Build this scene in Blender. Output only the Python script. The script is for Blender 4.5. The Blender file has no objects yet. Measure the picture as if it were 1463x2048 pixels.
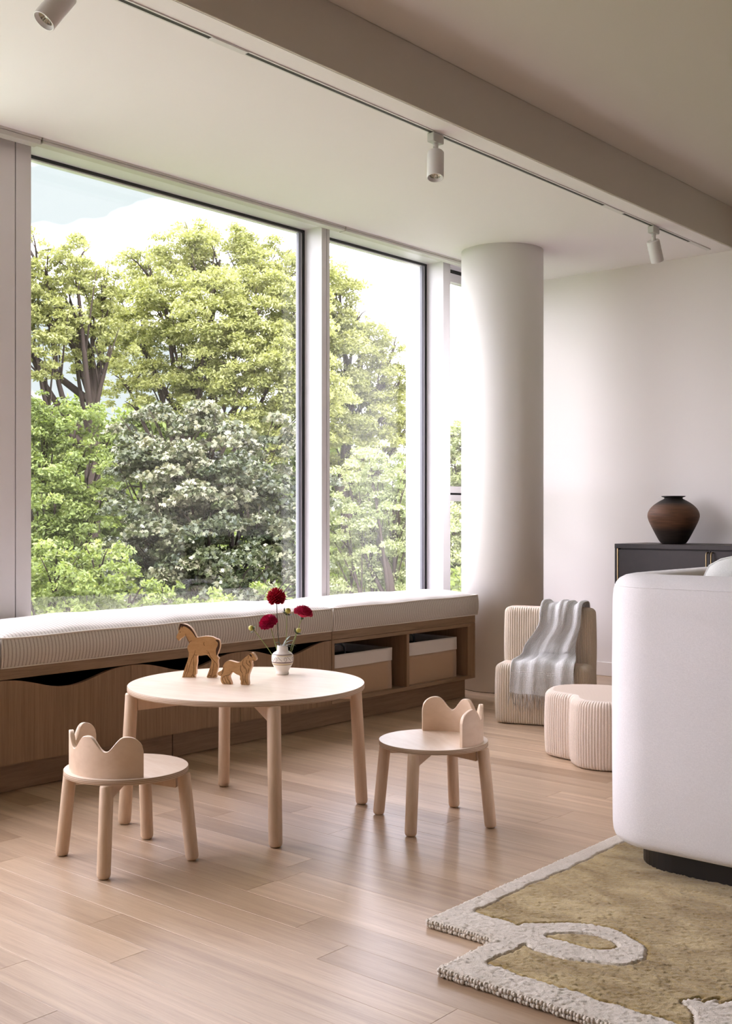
import bpy, bmesh, math, random
import numpy as np
from mathutils import Vector, Matrix
random.seed(7); rng = np.random.default_rng(11)
PI = math.pi
SC = bpy.context.scene
COL = SC.collection

# ------------------------------------------------------------------ camera
cam = bpy.data.cameras.new('camera'); camo = bpy.data.objects.new('camera', cam); COL.objects.link(camo)
camo.location = (0, 0, 1.1); camo.rotation_euler = (PI/2, 0, math.radians(40.772))
cam.sensor_fit = 'VERTICAL'; cam.sensor_height = 36.0; cam.sensor_width = 25.7
cam.lens = 36.0*2248/2048; cam.shift_y = 9/2048; cam.clip_start = 0.05; cam.clip_end = 900
SC.camera = camo

# ------------------------------------------------------------------ view, sky, sun, lights
SC.view_settings.view_transform = 'Standard'; SC.view_settings.look = 'None'
SC.view_settings.gamma = 1.0; SC.view_settings.use_curve_mapping = False
SC.view_settings.exposure = 0.35
SC.cycles.max_bounces = 12; SC.cycles.diffuse_bounces = 6; SC.cycles.transparent_max_bounces = 16
SC.cycles.sample_clamp_indirect = 6.0; SC.cycles.use_denoising = True
SC.cycles.caustics_reflective = False; SC.cycles.caustics_refractive = False

W = bpy.data.worlds.new('sky'); SC.world = W; W.use_nodes = True
nt = W.node_tree; nt.nodes.clear()
def N(t, typ, **kw):
    n = t.nodes.new(typ)
    for k, v in kw.items():
        if k in n.inputs: n.inputs[k].default_value = v
        else: setattr(n, k, v)
    return n
wo = N(nt, 'ShaderNodeOutputWorld'); bg = N(nt, 'ShaderNodeBackground')
tc = N(nt, 'ShaderNodeTexCoord'); nz = N(nt, 'ShaderNodeTexNoise'); nz.inputs['Scale'].default_value = 2.6; nz.inputs['Detail'].default_value = 5
mp = N(nt, 'ShaderNodeMapping'); mp.inputs['Scale'].default_value = (1, 1, 2.2); mp.inputs['Location'].default_value = (8.6, 8.5, 0.34)
rp = N(nt, 'ShaderNodeValToRGB')
rp.color_ramp.elements[0].position = 0.36; rp.color_ramp.elements[0].color = (0.72, 0.80, 0.82, 1)
rp.color_ramp.elements[1].position = 0.50; rp.color_ramp.elements[1].color = (9.6, 9.2, 10.4, 1)
nt.links.new(tc.outputs['Generated'], mp.inputs['Vector']); nt.links.new(mp.outputs['Vector'], nz.inputs['Vector'])
nt.links.new(nz.outputs['Fac'], rp.inputs['Fac']); nt.links.new(rp.outputs['Color'], bg.inputs['Color'])
bg.inputs['Strength'].default_value = 1.0
nt.links.new(bg.outputs[0], wo.inputs[0])

sun = bpy.data.lights.new('sun', 'SUN'); sun.energy = 4.2; sun.angle = math.radians(0.8); sun.color = (1.0, 0.95, 0.86)
suno = bpy.data.objects.new('sun', sun); COL.objects.link(suno)
suno.rotation_euler = Vector((-0.55, 0.52, -0.80)).to_track_quat('-Z', 'Y').to_euler()

def area(name, loc, target, sx, sy, e, col):
    l = bpy.data.lights.new(name, 'AREA'); l.shape = 'RECTANGLE'; l.size = sx; l.size_y = sy; l.energy = e; l.color = col
    o = bpy.data.objects.new(name, l); COL.objects.link(o); o.location = loc
    o.rotation_euler = (Vector(target)-Vector(loc)).to_track_quat('-Z', 'Y').to_euler(); return o
# light portals guide the sky's rays through the two windows in view; daylight of the windows beside and behind the camera
for yc, wd in ((3.85, 1.9), (5.45, 1.08), (6.45, 0.7)):
    po = area('window_portal', (-4.70, yc, 1.6), (0, yc, 1.6), wd, 2.35, 1, (1, 1, 1)); po.data.cycles.is_portal = True
area('window_daylight', (-4.60, 1.75, 1.65), (-1.0, 1.75, 1.0), 1.5, 2.2, 14, (0.92, 0.95, 1.0))
area('window_daylight', (-4.60, -0.2, 1.65), (-1.0, -0.2, 1.0), 1.8, 2.2, 16, (0.92, 0.95, 1.0))

# ------------------------------------------------------------------ materials
def mat(name, col, rough=0.6, spec=0.5, metal=0.0, build=None):
    m = bpy.data.materials.new(name); m.use_nodes = True; t = m.node_tree
    b = t.nodes['Principled BSDF']
    b.inputs['Base Color'].default_value = (*col, 1); b.inputs['Roughness'].default_value = rough
    b.inputs['Specular IOR Level'].default_value = spec; b.inputs['Metallic'].default_value = metal
    if build: build(t, b)
    return m
def L(t, a, b): t.links.new(a, b)
def coords(t, kind='Object', scale=(1, 1, 1), rand=False, loc=(0, 0, 0), rot=(0, 0, 0)):
    c = N(t, 'ShaderNodeTexCoord'); m = N(t, 'ShaderNodeMapping'); m.inputs['Scale'].default_value = scale
    m.inputs['Location'].default_value = loc; m.inputs['Rotation'].default_value = rot
    src = c.outputs[kind] if kind != 'World' else N(t, 'ShaderNodeNewGeometry').outputs['Position']
    if rand:
        oi = N(t, 'ShaderNodeObjectInfo'); mu = N(t, 'ShaderNodeVectorMath', operation='MULTIPLY_ADD')
        cb = N(t, 'ShaderNodeCombineXYZ'); L(t, oi.outputs['Random'], cb.inputs[0]); L(t, oi.outputs['Random'], cb.inputs[1]); L(t, oi.outputs['Random'], cb.inputs[2])
        L(t, cb.outputs[0], mu.inputs[0]); mu.inputs[1].default_value = (37, 91, 53); L(t, src, mu.inputs[2]); src = mu.outputs[0]
    L(t, src, m.inputs['Vector']); return m.outputs['Vector']
def noise(t, vec, scale, detail=3, rough=0.5, dist=0.0):
    n = N(t, 'ShaderNodeTexNoise'); n.inputs['Scale'].default_value = scale; n.inputs['Detail'].default_value = detail
    n.inputs['Roughness'].default_value = rough; n.inputs['Distortion'].default_value = dist; L(t, vec, n.inputs['Vector']); return n.outputs['Fac']
def ramp(t, fac, stops, interp='LINEAR'):
    r = N(t, 'ShaderNodeValToRGB'); cr = r.color_ramp; cr.interpolation = interp
    while len(cr.elements) < len(stops): cr.elements.new(0.5)
    for e, (p, c) in zip(cr.elements, stops): e.position = p; e.color = (*c, 1) if len(c) == 3 else c
    L(t, fac, r.inputs['Fac']); return r.outputs['Color']
def mix(t, a, b, fac, typ='MIX'):
    m = N(t, 'ShaderNodeMix', data_type='RGBA', blend_type=typ)
    if isinstance(fac, (int, float)): m.inputs[0].default_value = fac
    else: L(t, fac, m.inputs[0])
    for i, s in ((6, a), (7, b)):
        if isinstance(s, tuple): m.inputs[i].default_value = (*s, 1)
        else: L(t, s, m.inputs[i])
    return m.outputs[2]
def bump(t, b, h, strength=0.3, dist=0.002):
    n = N(t, 'ShaderNodeBump'); n.inputs['Strength'].default_value = strength; n.inputs['Distance'].default_value = dist
    L(t, h, n.inputs['Height']); L(t, n.outputs[0], b.inputs['Normal'])
def wood(name, c1, c2, grain, rough=0.5, spec=0.4, rand=True, varamt=0.0, fine=1.0, kind='Object', coat=0.0):
    """grain: scale vector, small along the fibre"""
    def bd(t, b):
        v = coords(t, kind, grain, rand)
        n1 = noise(t, v, 1.0, 4, 0.6, 0.6); n2 = noise(t, v, 6.0*fine, 3, 0.6)
        a = N(t, 'ShaderNodeMath', operation='MULTIPLY_ADD'); L(t, n2, a.inputs[0]); a.inputs[1].default_value = 0.45
        L(t, n1, a.inputs[2]); s = N(t, 'ShaderNodeMath', operation='SUBTRACT'); L(t, a.outputs[0], s.inputs[0]); s.inputs[1].default_value = 0.22
        c = ramp(t, s.outputs[0], [(0.3, c1), (0.7, c2)])
        if varamt:
            oi = N(t, 'ShaderNodeObjectInfo')
            tint = ramp(t, oi.outputs['Random'], [(0.0, (1-varamt, 1-varamt*1.15, 1-varamt*1.3)), (0.35, (1-varamt*.25,)*3), (0.7, (1, 1, 1)), (1.0, (1+varamt*.35, 1+varamt*.4, 1+varamt*.5))])
            c = mix(t, c, tint, 1.0, 'MULTIPLY')
        L(t, c, b.inputs['Base Color']); bump(t, b, n2, 0.12, 0.001)
        b.inputs['Coat Weight'].default_value = coat; b.inputs['Coat Roughness'].default_value = 0.25
    return mat(name, c1, rough, spec, build=bd)

M = {}
M['wall'] = mat('wall_paint', (0.86, 0.82, 0.79), 0.9, 0.2)
M['wall_far'] = mat('dark_unseen_wall', (0.13, 0.11, 0.095), 0.9, 0.2)  # unseen right and rear walls, darkened to cut bounced light
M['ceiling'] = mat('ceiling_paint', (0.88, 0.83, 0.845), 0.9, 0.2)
M['greige'] = mat('darker_greige', (0.63, 0.585, 0.52), 0.9, 0.2)  # beam face and high ceiling, coloured darker than the dropped ceiling
M['white_metal'] = mat('white_painted_aluminium', (0.80, 0.77, 0.80), 0.35, 0.5)
M['gasket'] = mat('black_gasket', (0.02, 0.02, 0.024), 0.5)
M['grey_bead'] = mat('grey_glazing_bead', (0.22, 0.22, 0.26), 0.4)
M['shade_metal'] = mat('shade_bar_metal', (0.62, 0.60, 0.56), 0.4, 0.5)
M['column'] = mat('column_plaster', (0.84, 0.82, 0.79), 0.85, 0.2)
M['plank'] = wood('oak_plank', (0.37, 0.25, 0.16), (0.54, 0.395, 0.265), (1.0, 26, 26), 0.33, 0.5, True, 0.30, 2.0, coat=0.0)
M['bench_oak'] = wood('bench_oak', (0.23, 0.138, 0.076), (0.33, 0.21, 0.125), (70, 70, 2.0), 0.5, 0.35, True, 0.06)
M['bench_oak_h'] = wood('bench_oak_horizontal', (0.22, 0.14, 0.082), (0.33, 0.218, 0.135), (45, 3.0, 60), 0.5, 0.35, True, 0.06)
M['birch'] = wood('birch', (0.64, 0.47, 0.335), (0.72, 0.555, 0.415), (9, 3, 9), 0.42, 0.4, True, 0.03, 1.0)
M['birch_leg'] = wood('birch_leg', (0.60, 0.435, 0.30), (0.68, 0.51, 0.365), (30, 30, 3), 0.5, 0.4, True, 0.03, 1.0)
def _top(t, b):
    v = coords(t, 'Object', (3, 14, 3)); c = ramp(t, noise(t, v, 1.6, 4, 0.6, 1.2), [(0.3, (0.70, 0.56, 0.44)), (0.7, (0.80, 0.68, 0.57))])
    L(t, c, b.inputs['Base Color'])
M['laminate'] = mat('birch_top_face', (0.78, 0.66, 0.55), 0.30, 0.5, build=_top)
def _ply(t, b):
    v = coords(t, 'Object'); s = N(t, 'ShaderNodeSeparateXYZ'); L(t, v, s.inputs[0])
    m = N(t, 'ShaderNodeMath', operation='MULTIPLY'); L(t, s.outputs[2], m.inputs[0]); m.inputs[1].default_value = 1/0.0052
    f = N(t, 'ShaderNodeMath', operation='FRACT'); L(t, m.outputs[0], f.inputs[0])
    L(t, ramp(t, f.outputs[0], [(0.0, (0.34, 0.235, 0.155)), (0.48, (0.36, 0.25, 0.165)), (0.52, (0.60, 0.46, 0.34)), (1.0, (0.58, 0.44, 0.33))]), b.inputs['Base Color'])
M['ply'] = mat('plywood_edge', (0.5, 0.36, 0.25), 0.6, 0.3, build=_ply)
def _stripe(t, b):
    v = coords(t, 'Object'); s = N(t, 'ShaderNodeSeparateXYZ'); L(t, v, s.inputs[0])
    def fr(period, off=0.0):
        m = N(t, 'ShaderNodeMath', operation='MULTIPLY_ADD'); L(t, s.outputs[1], m.inputs[0]); m.inputs[1].default_value = 1/period; m.inputs[2].default_value = off
        f = N(t, 'ShaderNodeMath', operation='FRACT'); L(t, m.outputs[0], f.inputs[0]); return f.outputs[0]
    a = (0.72, 0.665, 0.61); d = (0.22, 0.18, 0.145); e = (0.40, 0.345, 0.295)
    c = ramp(t, fr(0.0165), [(0, a), (0.10, d), (0.155, a), (0.30, e), (0.42, d), (0.5, e), (0.58, a), (0.68, d), (0.73, a), (0.84, d), (0.88, a)], 'CONSTANT')
    w = noise(t, coords(t, 'Object', (60, 240, 300)), 4.0, 2)
    c2 = mix(t, c, (0.83, 0.80, 0.77), ramp(t, w, [(0.45, (0, 0, 0)), (0.62, (0.3, 0.3, 0.3))]))
    L(t, c2, b.inputs['Base Color']); b.inputs['Sheen Weight'].default_value = 0.35; b.inputs['Sheen Roughness'].default_value = 0.5
    bump(t, b, w, 0.25, 0.001)
M['stripe'] = mat('striped_cushion_fabric', (0.7, 0.65, 0.6), 0.9, 0.2, build=_stripe)
M['piping'] = mat('cream_piping', (0.80, 0.74, 0.68), 0.85, 0.2)
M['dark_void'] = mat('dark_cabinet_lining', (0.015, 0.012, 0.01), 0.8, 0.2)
def _weave(sc, amp=0.5, tone=0.10, c=(0.8, 0.8, 0.8)):
    def bd(t, b):
        v = coords(t, 'World'); 
        a = noise(t, coords(t, 'World', (1, 1, 7)), sc, 2); d = noise(t, coords(t, 'World', (7, 7, 1)), sc, 2)
        mx = N(t, 'ShaderNodeMath', operation='MAXIMUM'); L(t, a, mx.inputs[0]); L(t, d, mx.inputs[1])
        cc = ramp(t, mx.outputs[0], [(0.45, tuple(x*(1-tone) for x in c)), (0.75, c)])
        L(t, cc, b.inputs['Base Color']); bump(t, b, mx.outputs[0], amp, 0.002)
        b.inputs['Sheen Weight'].default_value = 0.2
    return bd
M['sofa'] = mat('white_woven_upholstery', (0.78, 0.75, 0.75), 0.92, 0.15, build=_weave(150, 0.55, 0.13, (0.80, 0.77, 0.765)))
M['pillow'] = mat('grey_white_boucle', (0.6, 0.6, 0.56), 0.95, 0.1, build=_weave(180, 0.5, 0.2, (0.70, 0.70, 0.66)))
M['sofa_base'] = mat('black_stained_base', (0.012, 0.008, 0.005), 0.45, 0.4)
def _cord(c):
    def bd(t, b):
        v = coords(t, 'Object'); n = noise(t, v, 260, 2); L(t, ramp(t, n, [(0.3, tuple(x*0.86 for x in c)), (0.7, c)]), b.inputs['Base Color'])
        bump(t, b, n, 0.3, 0.001); b.inputs['Sheen Weight'].default_value = 0.4
    return bd
M['cord'] = mat('cream_corduroy', (0.66, 0.56, 0.44), 0.95, 0.1, build=_cord((0.72, 0.62, 0.50)))
M['cord_pink'] = mat('pale_pink_beige_corduroy', (0.7, 0.58, 0.49), 0.95, 0.1, build=_cord((0.76, 0.64, 0.54)))
def _cordtop(t, b):
    v = coords(t, 'Object'); s = N(t, 'ShaderNodeSeparateXYZ'); L(t, v, s.inputs[0])
    m = N(t, 'ShaderNodeMath', operation='MULTIPLY'); L(t, s.outputs[1], m.inputs[0]); m.inputs[1].default_value = 2*PI/0.012
    f = N(t, 'ShaderNodeMath', operation='SINE'); L(t, m.outputs[0], f.inputs[0])
    L(t, ramp(t, f.outputs[0], [(0.0, (0.66, 0.54, 0.45)), (0.6, (0.76, 0.64, 0.54))]), b.inputs['Base Color']); bump(t, b, f.outputs[0], 0.5, 0.003)
M['cord_top'] = mat('corduroy_top', (0.7, 0.6, 0.5), 0.95, 0.1, build=_cordtop)
def _blanket(t, b):
    u = N(t, 'ShaderNodeUVMap'); 
    def wv(scale, axis):
        w = N(t, 'ShaderNodeTexWave', wave_type='BANDS', bands_direction=axis); w.inputs['Scale'].default_value = scale; w.inputs['Distortion'].default_value = 1.2
        w.inputs['Detail'].default_value = 1; w.inputs['Detail Scale'].default_value = 3
        L(t, u.outputs[0], w.inputs['Vector']); return w.outputs['Fac']
    a = wv(20, 'X'); c = wv(28, 'Y')
    mm = N(t, 'ShaderNodeMath', operation='MULTIPLY'); L(t, a, mm.inputs[0]); L(t, c, mm.inputs[1])
    big = N(t, 'ShaderNodeTexNoise'); big.inputs['Scale'].default_value = 7; mpn = N(t, 'ShaderNodeMapping'); mpn.inputs['Scale'].default_value = (3, .3, 1)
    L(t, u.outputs[0], mpn.inputs[0]); L(t, mpn.outputs[0], big.inputs['Vector'])
    col = ramp(t, mm.outputs[0], [(0.0, (0.60, 0.585, 0.57)), (0.25, (0.86, 0.86, 0.855)), (0.7, (0.94, 0.94, 0.94))])
    c2 = mix(t, col, ramp(t, big.outputs['Fac'], [(0.4, (0.90, 0.89, 0.88)), (0.6, (1.04, 1.04, 1.04))]), 1.0, 'MULTIPLY')
    L(t, c2, b.inputs['Base Color']); bump(t, b, mm.outputs[0], 0.9, 0.004); b.inputs['Sheen Weight'].default_value = 0.3
M['blanket'] = mat('pale_grey_loose_weave', (0.65, 0.67, 0.68), 0.95, 0.1, build=_blanket)
M['fringe'] = mat('fringe_yarn', (0.50, 0.46, 0.42), 0.95, 0.1)
def _rugm(c1, c2, sc):
    def bd(t, b):
        n1 = noise(t, coords(t, 'Object', (1, 1.7, 1)), sc, 4, 0.6, 0.8); n2 = noise(t, coords(t, 'Object'), 420, 2)
        c = ramp(t, n1, [(0.34, c1), (0.66, c2)])
        c = mix(t, c, ramp(t, n2, [(0.3, (0.80, 0.79, 0.77)), (0.6, (1.03, 1.03, 1.03))]), 1.0, 'MULTIPLY')
        L(t, c, b.inputs['Base Color']); bump(t, b, n2, 0.4, 0.003); b.inputs['Sheen Weight'].default_value = 0.35; b.inputs['Sheen Roughness'].default_value = 0.4
    return bd
M['rug_field'] = mat('olive_rug_pile', (0.3, 0.23, 0.1), 1.0, 0.05, build=_rugm((0.26, 0.172, 0.055), (0.50, 0.385, 0.19), 5.0))
M['rug_border'] = mat('cream_rug_pile', (0.6, 0.55, 0.48), 1.0, 0.05, build=_rugm((0.60, 0.535, 0.455), (0.69, 0.62, 0.54), 7.0))
M['jute'] = mat('tan_jute_weave', (0.5, 0.34, 0.22), 0.9, 0.1, build=_weave(320, 0.5, 0.2, (0.56, 0.38, 0.245)))
M['canvas'] = mat('cream_canvas', (0.72, 0.66, 0.61), 0.9, 0.1)
M['bin_black'] = mat('bin_black', (0.012, 0.013, 0.015), 0.8, 0.2)
M['rope'] = mat('grey_rope', (0.25, 0.26, 0.27), 0.9, 0.1)
M['sideboard'] = wood('dark_walnut_stain', (0.018, 0.012, 0.010), (0.032, 0.021, 0.018), (3, 3, 3), 0.45, 0.35, False)
M['brass'] = mat('aged_brass', (0.30, 0.22, 0.12), 0.35, 0.5, 1.0)
def _jar(t, b):
    v = coords(t, 'Object'); n = noise(t, coords(t, 'Object', (6, 6, 60)), 1.5, 3); s = N(t, 'ShaderNodeSeparateXYZ'); L(t, v, s.inputs[0])
    big = noise(t, coords(t, 'Object', (5, 5, 5), loc=(2.0, 0.3, 0)), 1.1, 2)
    a = N(t, 'ShaderNodeMath', operation='MULTIPLY_ADD'); L(t, s.outputs[2], a.inputs[0]); a.inputs[1].default_value = 3.2; L(t, big, a.inputs[2])
    m = ramp(t, a.outputs[0], [(0.85, (0.018, 0.014, 0.012)), (0.93, (0.125, 0.058, 0.03)), (1.24, (0.12, 0.06, 0.032)), (1.4, (0.02, 0.016, 0.014))])
    r = t.nodes[-1]
    c = ramp(t, n, [(0.3, (0.75, 0.75, 0.75)), (0.7, (1.25, 1.2, 1.15))])
    # height bands: dark foot, terracotta belly, dark collar
    g = ramp(t, s.outputs[2], [(0.0, (0.022, 0.016, 0.012)), (0.08, (0.028, 0.018, 0.013)), (0.125, (0.12, 0.058, 0.032)), (0.235, (0.12, 0.06, 0.034)), (0.262, (0.02, 0.016, 0.014)), (1, (0.02, 0.017, 0.015))])
    L(t, mix(t, g, c, 1.0, 'MULTIPLY'), b.inputs['Base Color']); bump(t, b, n, 0.35, 0.003)
M['jar'] = mat('terracotta_jar', (0.1, 0.05, 0.03), 0.62, 0.3, build=_jar)
M['lamp'] = mat('white_lamp_metal', (0.72, 0.69, 0.69), 0.45, 0.4)
M['lamp_grey'] = mat('grey_lamp_adapter', (0.55, 0.54, 0.51), 0.5, 0.3)
M['track_slot'] = mat('dark_track_slot', (0.055, 0.05, 0.045), 0.6, 0.3)
M['reflector'] = mat('lamp_reflector', (0.62, 0.6, 0.52), 0.22, 0.5, 0.9)
M['toy'] = wood('toy_wood', (0.32, 0.165, 0.058), (0.42, 0.23, 0.09), (12, 12, 40), 0.5, 0.35, True)
M['toy_edge'] = mat('pale_toy_edge', (0.72, 0.50, 0.33), 0.55, 0.3)
M['burnt'] = mat('burnt_line', (0.045, 0.018, 0.008), 0.7, 0.2)
M['petal'] = mat('crimson_petal', (0.42, 0.006, 0.03), 0.55, 0.3)
M['petal_pink'] = mat('magenta_petal', (0.55, 0.012, 0.10), 0.55, 0.3)
M['petal_red'] = mat('raspberry_petal', (0.46, 0.01, 0.055), 0.55, 0.3)
M['stem_dark'] = mat('dark_stem', (0.05, 0.055, 0.025), 0.5, 0.4)
M['stem'] = mat('green_stem', (0.22, 0.27, 0.07), 0.5, 0.4)
M['bud'] = mat('bud_green', (0.45, 0.42, 0.09), 0.5, 0.4)
M['leaf'] = mat('dark_green_leaf', (0.045, 0.075, 0.025), 0.5, 0.4)
def _vase(t, b):
    v = coords(t, 'Object'); s = N(t, 'ShaderNodeSeparateXYZ'); L(t, v, s.inputs[0])
    m = N(t, 'ShaderNodeMath', operation='MULTIPLY'); L(t, s.outputs[2], m.inputs[0]); m.inputs[1].default_value = 10
    w = (0.72, 0.68, 0.62); br = (0.11, 0.055, 0.045); tan = (0.60, 0.50, 0.30); ol = (0.26, 0.18, 0.06)
    L(t, ramp(t, m.outputs[0], [(0, w), (0.385, ol), (0.405, w), (0.41, tan), (0.45, w), (0.465, br), (0.505, w), (0.73, tan), (0.755, w), (0.77, br), (0.80, w)], 'CONSTANT'), b.inputs['Base Color'])
M['vase'] = mat('painted_ceramic', (0.7, 0.66, 0.6), 0.3, 0.5, build=_vase)
M['paint_brown'] = mat('brown_glaze', (0.09, 0.05, 0.05), 0.35)
def _glass(t, b):
    o = t.nodes['Material Output']; t.nodes.remove(b)
    tr = N(t, 'ShaderNodeBsdfTransparent'); tr.inputs[0].default_value = (0.985, 0.985, 0.985, 1)
    gl = N(t, 'ShaderNodeBsdfGlossy'); gl.inputs['Roughness'].default_value = 0.0; gl.inputs[0].default_value = (1, 1, 1, 1)
    lw = N(t, 'ShaderNodeLayerWeight'); lw.inputs['Blend'].default_value = 0.5
    pw = N(t, 'ShaderNodeMath', operation='POWER'); L(t, lw.outputs['Facing'], pw.inputs[0]); pw.inputs[1].default_value = 4.0
    fr = N(t, 'ShaderNodeMath', operation='MULTIPLY_ADD'); L(t, pw.outputs[0], fr.inputs[0]); fr.inputs[1].default_value = 0.9; fr.inputs[2].default_value = 0.055
    mx = N(t, 'ShaderNodeMixShader'); L(t, fr.outputs[0], mx.inputs[0]); L(t, tr.outputs[0], mx.inputs[1]); L(t, gl.outputs[0], mx.inputs[2]); L(t, mx.outputs[0], o.inputs[0])
M['glass'] = mat('window_glass', (1, 1, 1), 0.0, build=_glass)
def leafmat(name, c1, c2, c3, trans=0.45, rough=0.45):
    def bd(t, b):
        o = t.nodes['Material Output']
        at = N(t, 'ShaderNodeAttribute'); at.attribute_name = 'tone'
        c = ramp(t, at.outputs['Fac'], [(0, c1), (0.55, c2), (1, c3)])
        L(t, c, b.inputs['Base Color']); tl = N(t, 'ShaderNodeBsdfTranslucent')
        cc = mix(t, c, (1.3, 1.3, 0.75), 1.0, 'MULTIPLY'); L(t, cc, tl.inputs[0])
        mx = N(t, 'ShaderNodeMixShader'); mx.inputs[0].default_value = trans
        L(t, b.outputs[0], mx.inputs[1]); L(t, tl.outputs[0], mx.inputs[2]); L(t, mx.outputs[0], o.inputs[0])
    return mat(name, c2, rough, 0.4, build=bd)
M['leaf_light'] = leafmat('light_green_leaves', (0.116, 0.136, 0.041), (0.245, 0.265, 0.095), (0.394, 0.408, 0.197))
M['leaf_mid'] = leafmat('mid_green_leaves', (0.083, 0.113, 0.030), (0.172, 0.226, 0.066), (0.297, 0.338, 0.137))
M['leaf_maple'] = leafmat('maple_leaves', (0.024, 0.038, 0.019), (0.087, 0.103, 0.049), (0.337, 0.326, 0.228), 0.15, 0.35)
M['leaf_pale'] = leafmat('pale_green_leaves', (0.136, 0.177, 0.075), (0.272, 0.313, 0.156), (0.449, 0.462, 0.306), 0.4)
M['bark'] = mat('bark', (0.035, 0.027, 0.022), 0.9, 0.1)
M['ground'] = mat('ground_grass', (0.10, 0.15, 0.05), 0.95, 0.1)

# ------------------------------------------------------------------ mesh helpers
class MB:
    def __init__(s): s.v = []; s.f = []; s.m = []; s.sm = []
    def add(s, vs, fs, mi=0, smooth=False):
        b = len(s.v); s.v += [tuple(v) for v in vs]; s.f += [tuple(i+b for i in f) for f in fs]
        s.m += [mi]*len(fs); s.sm += [smooth]*len(fs); return s
    def box(s, x0, x1, y0, y1, z0, z1, ch=0.0, mi=0, mat4=None):
        x0, x1 = min(x0, x1), max(x0, x1); y0, y1 = min(y0, y1), max(y0, y1); z0, z1 = min(z0, z1), max(z0, z1)
        if ch <= 0:
            vs = [(x, y, z) for z in (z0, z1) for y in (y0, y1) for x in (x0, x1)]
            fs = [(0, 2, 3, 1), (4, 5, 7, 6), (0, 1, 5, 4), (2, 6, 7, 3), (0, 4, 6, 2), (1, 3, 7, 5)]
            if mat4: vs = [tuple(mat4 @ Vector(v)) for v in vs]
            return s.add(vs, fs, mi)
        bm = bmesh.new(); bmesh.ops.create_cube(bm, size=1)
        for v in bm.verts: v.co = Vector(((x0+x1)/2+v.co.x*(x1-x0), (y0+y1)/2+v.co.y*(y1-y0), (z0+z1)/2+v.co.z*(z1-z0)))
        bmesh.ops.bevel(bm, geom=list(bm.edges), offset=ch, segments=1 if ch < 0.004 else 3, affect='EDGES', profile=0.5)
        bm.verts.index_update(); vs = [tuple(mat4 @ v.co) if mat4 else tuple(v.co) for v in bm.verts]; fs = [tuple(v.index for v in f.verts) for f in bm.faces]; bm.free()
        return s.add(vs, fs, mi, ch >= 0.004)
    def rings(s, R, cap0=True, cap1=True, mi=0, smooth=True, closed=True):
        n = len(R[0]); vs = [p for r in R for p in r]; fs = []
        for i in range(len(R)-1):
            for j in range(n if closed else n-1):
                k = (j+1) % n; fs.append((i*n+j, i*n+k, (i+1)*n+k, (i+1)*n+j))
        s.add(vs, fs, mi, smooth); b = len(s.v)-len(vs)
        if cap0: s.f.append(tuple(b+j for j in reversed(range(n)))); s.m.append(mi); s.sm.append(False)
        if cap1: s.f.append(tuple(b+(len(R)-1)*n+j for j in range(n))); s.m.append(mi); s.sm.append(False)
        return s
    def lathe(s, prof, n=32, c=(0, 0, 0), mi=0, mat4=None, caps=(True, True)):
        R = []
        for r, z in prof:
            ring = [Vector((c[0]+r*math.cos(2*PI*j/n), c[1]+r*math.sin(2*PI*j/n), c[2]+z)) for j in range(n)]
            if mat4: ring = [mat4 @ p for p in ring]
            R.append([tuple(p) for p in ring])
        return s.rings(R, caps[0], caps[1], mi)
    def tube(s, pts, rad, n=8, mi=0, caps=True):
        pts = [Vector(p) for p in pts]; R = []; up = None
        for i, p in enumerate(pts):
            d = (pts[min(i+1, len(pts)-1)]-pts[max(i-1, 0)]).normalized()
            if up is None: up = d.orthogonal().normalized()
            up = (up-d*up.dot(d)).normalized(); w = d.cross(up)
            r = rad[i] if isinstance(rad, (list, tuple)) else rad
            R.append([tuple(p+up*r*math.cos(2*PI*j/n)+w*r*math.sin(2*PI*j/n)) for j in range(n)])
        return s.rings(R, caps, caps, mi)
    def prism(s, poly, z0, z1, ch=0.0, mi=0, mat4=None, side_mi=None, smooth=False):
        """polygon (x,y) extruded z0..z1, optional small chamfer at z1"""
        n = len(poly); area2 = sum(poly[i][0]*poly[(i+1) % n][1]-poly[(i+1) % n][0]*poly[i][1] for i in range(n))
        if area2 < 0: poly = poly[::-1]
        bot = [(x, y, z0) for x, y in poly]; top = [(x, y, z1) for x, y in poly]
        vs = bot+top; tf = mat4 if mat4 else Matrix()
        vs = [tuple(tf @ Vector(v)) for v in vs]
        b = len(s.v); s.v += vs
        for i in range(n):
            k = (i+1) % n; s.f.append((b+i, b+k, b+n+k, b+n+i)); s.m.append(mi if side_mi is None else side_mi); s.sm.append(smooth)
        from mathutils.geometry import tessellate_polygon
        for tri in tessellate_polygon([[Vector((x, y, 0)) for x, y in poly]]):
            a = [Vector((*poly[t], 0)) for t in tri]
            if (a[1]-a[0]).cross(a[2]-a[0]).z < 0: tri = tri[::-1]
            s.f.append(tuple(b+n+t for t in tri)); s.m.append(mi); s.sm.append(False)
            s.f.append(tuple(b+t for t in reversed(tri))); s.m.append(mi); s.sm.append(False)
        return s
    def build(s, name, mats, parent=None, loc=None, rotz=0.0):
        me = bpy.data.meshes.new(name); me.from_pydata(s.v, [], s.f)
        for m in (mats if isinstance(mats, (list, tuple)) else [mats]): me.materials.append(m)
        me.polygons.foreach_set('material_index', s.m); me.polygons.foreach_set('use_smooth', s.sm); me.update()
        o = bpy.data.objects.new(name, me); COL.objects.link(o)
        if parent: o.parent = parent
        if loc is not None: o.location = loc
        o.rotation_euler = (0, 0, rotz); return o
def thing(name, label, cat, loc=(0, 0, 0), rotz=0.0, group=None):
    o = bpy.data.objects.new(name, None); COL.objects.link(o); o.location = loc; o.rotation_euler = (0, 0, rotz)
    o['label'] = label; o['category'] = cat
    if group: o['group'] = group
    return o
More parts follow.
